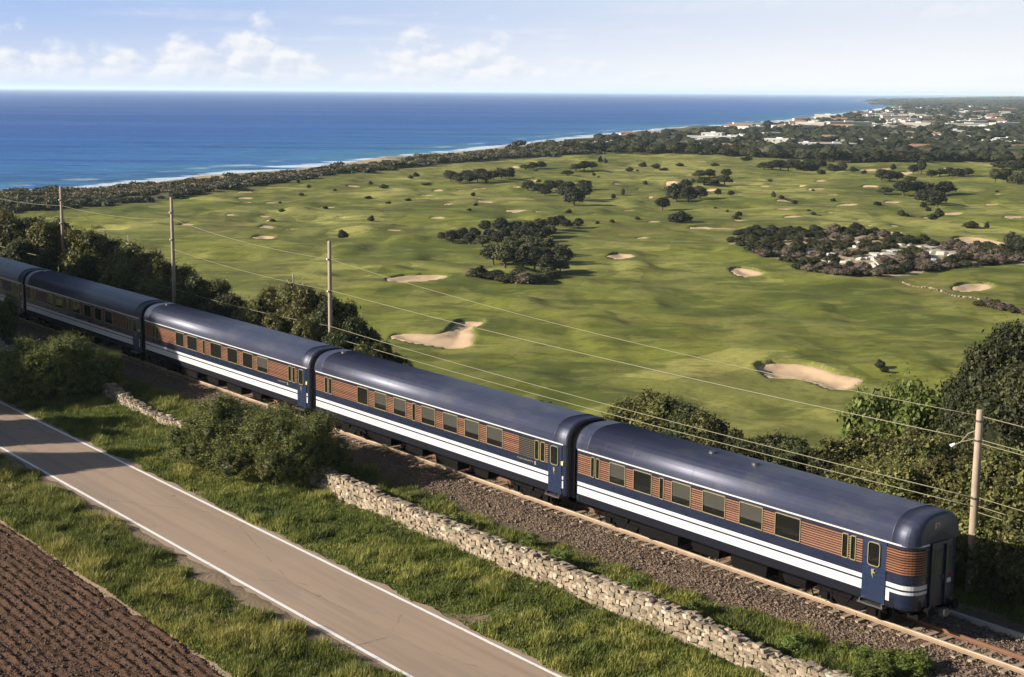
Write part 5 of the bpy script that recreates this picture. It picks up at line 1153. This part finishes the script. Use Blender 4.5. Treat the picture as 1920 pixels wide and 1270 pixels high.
for i, q in enumerate(sorted([(1590, 822, 54, 4.6), (1635, 806, 55, 4.6), (1685, 806, 55.5, 4.8), (1730, 812, 54.5, 4.4), (1600, 870, 52, 3.6), (1660, 860, 52, 4), (1715, 875, 51.6, 4), (1770, 850, 53, 4.6)])):
    tall_bush(*q, V_HEDGE, 'hedge_bush', 'olive bush between tail coach and light green tree, %s' % ordn(i, 8), 'bush', 'olive bushes above the tail coach')
for i, q in enumerate(sorted([(1815, 880, 52.5, 4.4), (1860, 848, 53.5, 5.4), (1905, 838, 53, 5.4), (1955, 850, 52.5, 6), (1790, 950, 51.6, 3.4), (1850, 925, 51.8, 4.2), (1905, 915, 51.5, 4.4), (1880, 985, 50.9, 3.2), (1940, 990, 50.8, 3.6), (1825, 1010, 50.9, 2.6), (1985, 930, 51, 5), (2040, 900, 52, 6)])):
    tall_bush(*q, V_HEDGE, 'hedge_bush', 'sunlit olive bush around the right-hand wooden pole, %s' % ordn(i, 12), 'bush', 'bushes by the right pole')
def big_blobs(r, n=16):
    out = [(0, 0, .50, .40, .40, .36)]
    for k in range(n):
        a = r.uniform(0, 6.28); e = r.uniform(-.3, 1.1); d = .33*math.cos(e); q = r.uniform(.13, .20); out.append((d*math.cos(a), d*math.sin(a), .52+.34*math.sin(e), q, q, q*.95))
    return out
big = trunk_mesh(.35, .035, 50, forks=5, crown_r=.25)
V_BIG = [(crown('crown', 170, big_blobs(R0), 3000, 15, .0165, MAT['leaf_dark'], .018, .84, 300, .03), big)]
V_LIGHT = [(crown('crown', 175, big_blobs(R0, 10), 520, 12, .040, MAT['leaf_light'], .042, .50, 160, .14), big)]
tall_bush(1893, 582, 64, 8.5, V_BIG, 'evergreen_tree', 'large dense dark evergreen tree at the right edge', 'tree', None)
tall_bush(2010, 600, 62, 10, V_BIG, 'evergreen_tree', 'second dark evergreen crown cut off by the right edge', 'tree', None)
tall_bush(1815, 690, 61, 4.2, V_BIG, 'evergreen_tree', 'smaller dark crown between the light green tree and the big evergreen', 'tree', None)
tall_bush(1690, 682, 60, 5.6, V_LIGHT, 'young_tree', 'light green young tree left of the big evergreen', 'tree', None)

# foreground bushes between road and wall
def gorse_blobs(r, n=18):
    out = [(0, 0, .30, .36, .36, .34)]
    for k in range(n):
        a = r.uniform(0, 6.28); d = r.uniform(.20, .40); q = r.uniform(.09, .17); out.append((d*math.cos(a), d*math.sin(a), r.uniform(.16, .56), q, q, q*1.4))
    for k in range(6): a = r.uniform(0, 6.28); d = r.uniform(0, .28); q = r.uniform(.09, .14); out.append((d*math.cos(a), d*math.sin(a), r.uniform(.58, .78), q, q, q*1.3))
    return out
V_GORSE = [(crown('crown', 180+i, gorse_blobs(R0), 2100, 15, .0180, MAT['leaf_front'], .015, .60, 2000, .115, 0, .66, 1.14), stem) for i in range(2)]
def front_bush(px, base_y, top_y, wid, vr, label, dep=None):
    p = at(px, base_y, -.58); s = p@NN; t, zt = lat(px, top_y, s); z0 = float(base_h(p[0], p[1]))
    o = plant('gorse_bush', None, label, 'bush', None, (p[0], p[1], z0-.05), (wid, dep or wid, (zt-z0)*1.22), RP.uniform(0, 6.28), vr, RP); return o
front_bush(480, 888, 766, 7.4, V_GORSE[:1], 'big green bush between road and stone wall in the middle foreground')
front_bush(568, 912, 792, 4.8, V_GORSE[1:], 'darker rounded bush at the right end of the middle foreground bush')
front_bush(392, 868, 782, 4.8, V_GORSE[1:], 'olive bush at the left end of the middle foreground bush')
front_bush(92, 752, 645, 6.6, V_GORSE[1:], 'big sunlit bush beside the road at the left')
front_bush(170, 745, 655, 4.6, V_GORSE[:1], 'leafy bush hiding the left end of the stone wall')
front_bush(2, 648, 566, 3.4, V_GORSE[:1], 'shaded bush hiding the train at the left edge')
V_WEED = [(crown('crown', 190+i, gorse_blobs(R0, 9), 260, 12, .060, MAT['leaf_light'], .045, .55, 160, .20, 0, .6, 1.1), stem) for i in range(2)]
for i, (px, by, ty, wd) in enumerate(((1580, 1238, 1208, 1.3), (1622, 1250, 1216, 1.5), (1662, 1262, 1222, 1.7), (1706, 1270, 1224, 1.6), (1640, 1275, 1238, 1.5))):
    front_bush(px, by, ty, wd, V_WEED, 'leafy green weed clump beside the track at the bottom right, '+ordn((0, 1, 3, 4, 2)[i], 5))
rw = random.Random(12); ws_ = sorted(rw.uniform(29, 66) for _ in range(13))[::-1]
for i, t_ in enumerate(ws_):
    s_w = rw.choice((38.0, 38.4, 38.9, 39.3)); p = W(t_, s_w); wd = rw.uniform(.7, 1.5)
    plant('weed_clump', None, 'low weed clump between stone wall and ballast, '+ordn(i, 13), 'weeds', 'weeds between wall and track', (p[0], p[1], float(base_h(p[0], p[1]))-.05), (wd, wd, wd*rw.uniform(.35, .6)), rw.uniform(0, 6), V_WEED, rw)
# trees standing left of the picture whose shade falls over road and coaches
for (tx, ty, hh_, wd) in ((-38, 76, 7.5, 7), (-43, 83, 9, 8), (-45, 91, 9.5, 8), (-48, 97, 14, 8), (-49, 103, 16, 9.5), (-52, 110, 16.5, 10), (-54, 116, 16.5, 10), (-57, 123, 16, 10), (-60, 130, 16, 10), (-54, 100, 16, 9), (-51, 107, 17, 9), (-56, 118, 17, 10), (-59, 126, 17, 10), (-66, 138, 16, 11)):
    z0 = gz(tx, ty); z0 = max(z0, -2.0); plant('roadside_tree', None, 'tall roadside tree just outside the left edge shading the coaches', 'tree', 'roadside trees left of the picture', (tx, ty, z0), (wd, wd, hh_), RP.uniform(0, 6), V_BIG, RP)

# ------------------------------------------------------------------ grass
def blades(n, t0, t1, s0, s1, hmin, hmax, seed, thr=.45):
    r = np.random.default_rng(seed); t = r.uniform(t0, t1, n); s = r.uniform(s0, s1, n); g = grass_mask(t, s); k = g > thr+r.uniform(-.2, .2, n); t, s, g = t[k], s[k], g[k]; n = len(t)
    P = t[:, None]*D+s[:, None]*NN; z = base_h(P[:, 0], P[:, 1]); cl = np.clip(.5+.75*fbm(t/.75, s/.75, 66, 3), 0, 1.2); tall = sst(.35, .95, .5+.5*fbm(t/2.6, s/2.0, 61, 3))
    h = (hmin+(hmax-hmin)*np.clip(cl**1.5*.9+tall*.5, 0, 1.5))*r.uniform(.6, 1.25, n)*np.clip(g*1.2, .35, 1); a = r.uniform(0, 6.28, n); w_ = r.uniform(.016, .034, n)
    lean = r.normal(size=(n, 2))*.35*h[:, None]+np.array([.10, .02])*h[:, None]
    b0 = np.column_stack([P[:, 0]-np.cos(a)*w_, P[:, 1]-np.sin(a)*w_, z-.02]); b1 = np.column_stack([P[:, 0]+np.cos(a)*w_, P[:, 1]+np.sin(a)*w_, z-.02]); tp = np.column_stack([P[:, 0]+lean[:, 0], P[:, 1]+lean[:, 1], z+h])
    V = np.stack([b0, b1, tp], 1).reshape(-1, 3); tint = np.clip(.36+.35*(cl-.5)+.2*tall+r.normal(0, .17, n)+.32*fbm(t/3.2, s/2.2, 19, 3), 0, 1)
    return V, np.arange(len(V)).reshape(-1, 3), tint
for nm, args, lab in (('verge_grass', (150000, 30, 100, 31.3, 36.9, .10, .34, 1), 'thick green grass between the road and the stone wall'),
                      ('field_margin_grass', (110000, 38, 86, 22.0, 26.9, .10, .42, 2), 'rough green grass between the road and the ploughed field'),
                      ('trackside_grass', (110000, 24, 108, 37.3, 41.4, .08, .36, 3), 'patchy grass between the stone wall and the ballast'),
                      ('far_verge_grass', (30000, 8, 60, 47.8, 52.5, .10, .4, 4), 'grass on the far side of the track')):
    V, F, ti = blades(*args); tag(obj(nm, mesh(nm, V, F, MAT['leaf_grass'], False, {'tint': ('FACE', ti)})), lab, 'grass', kind='stuff')

# ------------------------------------------------------------------ poles and wires
POLES = [(34.56, 50.0, 7.0, 'wooden pole standing beside the tail coach on the right'), (88.1, 52.0, 9.14, 'third wooden pole from the left, above the coach joint'), (113.05, 52.0, 10.63, 'second wooden pole from the left'), (137.2, 52.0, 10.18, 'leftmost wooden pole behind the train')]
for i, (t, s, zt, lab) in enumerate(POLES):
    p = W(t, s); z0 = float(base_h(p[0], p[1])); hgt = zt-z0; o = thing('utility_pole', lab, 'pole', (p[0], p[1], z0), ROTZ, 'wooden poles along the railway'); rr_ = random.Random(i)
    r0, r1 = (.19, .135) if i == 0 else (.17, .12)
    obj('shaft', MB().tube([(0, 0, -.3), (.01, 0, hgt*.3), (-.01, .01, hgt*.65), (0, 0, hgt-.02), (0, 0, hgt)], [r0, r0*.93, (r0+r1)/2, r1, r1*.8], 12).mesh('shaft', MAT['pole'], True), o)
    for zz in ((hgt-.45, hgt-1.25, hgt-3.6) if i == 0 else (hgt-1.25, hgt-3.45)): obj('band', MB().tube([(0, 0, zz-.04), (0, 0, zz+.04)], r0*.98 if zz < hgt-2 else r1*1.12, 12).mesh('band', MAT['steel']), o)
    if i == 0:
        obj('bracket', MB().tube([(-.1, 0, hgt-.85), (-.45, -.05, hgt-1.05), (-.75, -.1, hgt-1.45), (-1.05, -.15, hgt-1.62)], [.025]*4, 6).tube([(-.13, 0, hgt-1.2), (-.7, -.1, hgt-1.42)], .02, 5).mesh('bracket', MAT['wire']), o)
        obj('insulator', MB().tube([(-.98, -.14, hgt-1.55), (-1.12, -.16, hgt-1.66), (-1.2, -.18, hgt-1.62)], [.05, .08, .03], 8).mesh('insulator', MAT['ceramic']), o)
    else:
        for zz in (hgt-1.25, hgt-3.45): obj('insulator', MB().tube([(0, -.12, zz), (0, -.22, zz+.02)], [.05, .07], 8).mesh('insulator', MAT['ceramic']), o)
def wire(p, q, sag, r, label, n=22):
    p, q = np.array(p), np.array(q); pts = [p*(1-f)+q*f-np.array((0, 0, sag*4*f*(1-f))) for f in np.linspace(0, 1, n)]; b0 = pts[0]
    o = obj('overhead_wire', MB().tube([a-b0 for a in pts], r, 5).mesh('overhead_wire', MAT['wire'], True), None, tuple(b0)); tag(o, label, 'wire', 'overhead wires along the railway')
Pw = lambda i, z, ds=0: W(POLES[i][0], POLES[i][1]+ds, z)
wire(Pw(0, 6.75), Pw(1, 7.9), .55, .015, 'topmost wire between the right pole and the third pole')
wire(Pw(0, 5.75), Pw(1, 5.75), .25, .020, 'middle wire between the right pole and the third pole')
wire(Pw(0, 3.45, -.15), Pw(1, 3.3, -.15), .25, .019, 'upper of the two low wires just above the train roof')
wire(Pw(0, 3.10, -.2), Pw(1, 2.6, -.2), .2, .019, 'lower of the two low wires just above the train roof')
wire(Pw(1, 7.9), Pw(2, 8.85), .35, .016, 'top wire between the second and third poles')
wire(Pw(1, 5.75), Pw(2, 6.4), .25, .016, 'middle wire between the second and third poles')
wire(Pw(1, 3.3, -.15), Pw(2, 3.2, -.15), .2, .018, 'low wire between the second and third poles')
wire(Pw(2, 8.85), Pw(3, 8.4), .35, .016, 'top wire between the leftmost and second poles')
wire(Pw(2, 3.2, -.15), Pw(3, 3.3, -.15), .2, .024, 'low wire between the leftmost and second poles')
wire(Pw(3, 8.4), W(165, 52, 8.4), .4, .016, 'top wire running left from the leftmost pole')
wire(Pw(3, 3.3, -.15), W(165, 52, 3.4), .3, .024, 'low wire running left from the leftmost pole')
for z, zz, lab in ((6.75, 6.6, 'top wire leaving the right pole to the right'), (5.8, 5.6, 'upper middle wire leaving the right pole to the right'), (5.65, 5.4, 'lower middle wire leaving the right pole to the right'), (3.45, 3.3, 'highest of three low wires leaving the right pole'), (3.1, 2.95, 'middle of three low wires leaving the right pole'), (2.85, 2.6, 'lowest of three low wires leaving the right pole')):
    wire(Pw(0, z), W(6, 50.5, zz), .35, .018, lab)
for px, py, s, lab in ((550, 532, 56, 'short post with pale cross-arm rising from the hedge left of the third pole'), (241, 456, 57, 'short post with pale cross-arm rising from the hedge left of the second pole')):
    t, z = lat(px, py, s); p = W(t, s); z0 = float(base_h(p[0], p[1])); o = thing('cross_arm_post', lab, 'post', (p[0], p[1], z0), ROTZ); hz = z-z0
    obj('shaft', MB().tube([(0, 0, -.2), (0, 0, hz+.75)], [.09, .06], 8).mesh('shaft', MAT['pole'], True), o)
    obj('cross_arm', MB().box(-1.0, 1.5, -.05, .05, hz-.12, hz).box(-.8, 1.3, -.11, -.06, hz-.3, hz-.22).mesh('cross_arm', MAT['concrete']), o)
    for dx in (-.9, 1.4): obj('insulator', MB().tube([(dx, 0, hz), (dx, 0, hz+.16)], [.05, .03], 8).mesh('insulator', MAT['ceramic']), o)
    q = min(POLES[1:], key=lambda a: abs(a[0]-t-(-8))); wire(W(q[0], q[1], q[2]-1.3), (p[0], p[1], z), .1, .016, 'slanting stay wire down to the post '+('left of the third pole' if px > 400 else 'left of the second pole'))

# ------------------------------------------------------------------ haze: sea air over the whole coast
hb = MB().box(-70000, 70000, -1500, 72000, -24, 60).mesh('haze', None)
hm = bpy.data.materials.new('sea haze'); hm.use_nodes = True; ht_ = hm.node_tree; ht_.nodes.clear()
pv = N(ht_, 'ShaderNodeVolumePrincipled', ins={'Color': (.72, .88, 1.0, 1), 'Density': 0.000048, 'Anisotropy': 0.1}); N(ht_, 'ShaderNodeOutputMaterial', ins={'Volume': pv.outputs[0]})
hb.materials.append(hm); tag(obj('haze', hb), 'thin pale sea haze over the coast', kind='stuff')
# ------------------------------------------------------------------ base colours brought down together for the chosen exposure
for m in bpy.data.materials:
    if not m.use_nodes or m.name in ('white stripe paint', 'navy paint', 'door blue paint', 'sea water', 'roof paint', 'white plaster'): continue
    k_ = .86 if m.name in ('links turf', 'bunker sand', 'worn asphalt') else .76
    for p in [n for n in m.node_tree.nodes if n.type == 'BSDF_PRINCIPLED']:
        l = p.inputs['Base Color'].links
        if l: src = l[0].from_socket; lk(m.node_tree, MIX(m.node_tree, 1.0, src, (k_, k_, k_), 'MULTIPLY'), p.inputs['Base Color'])
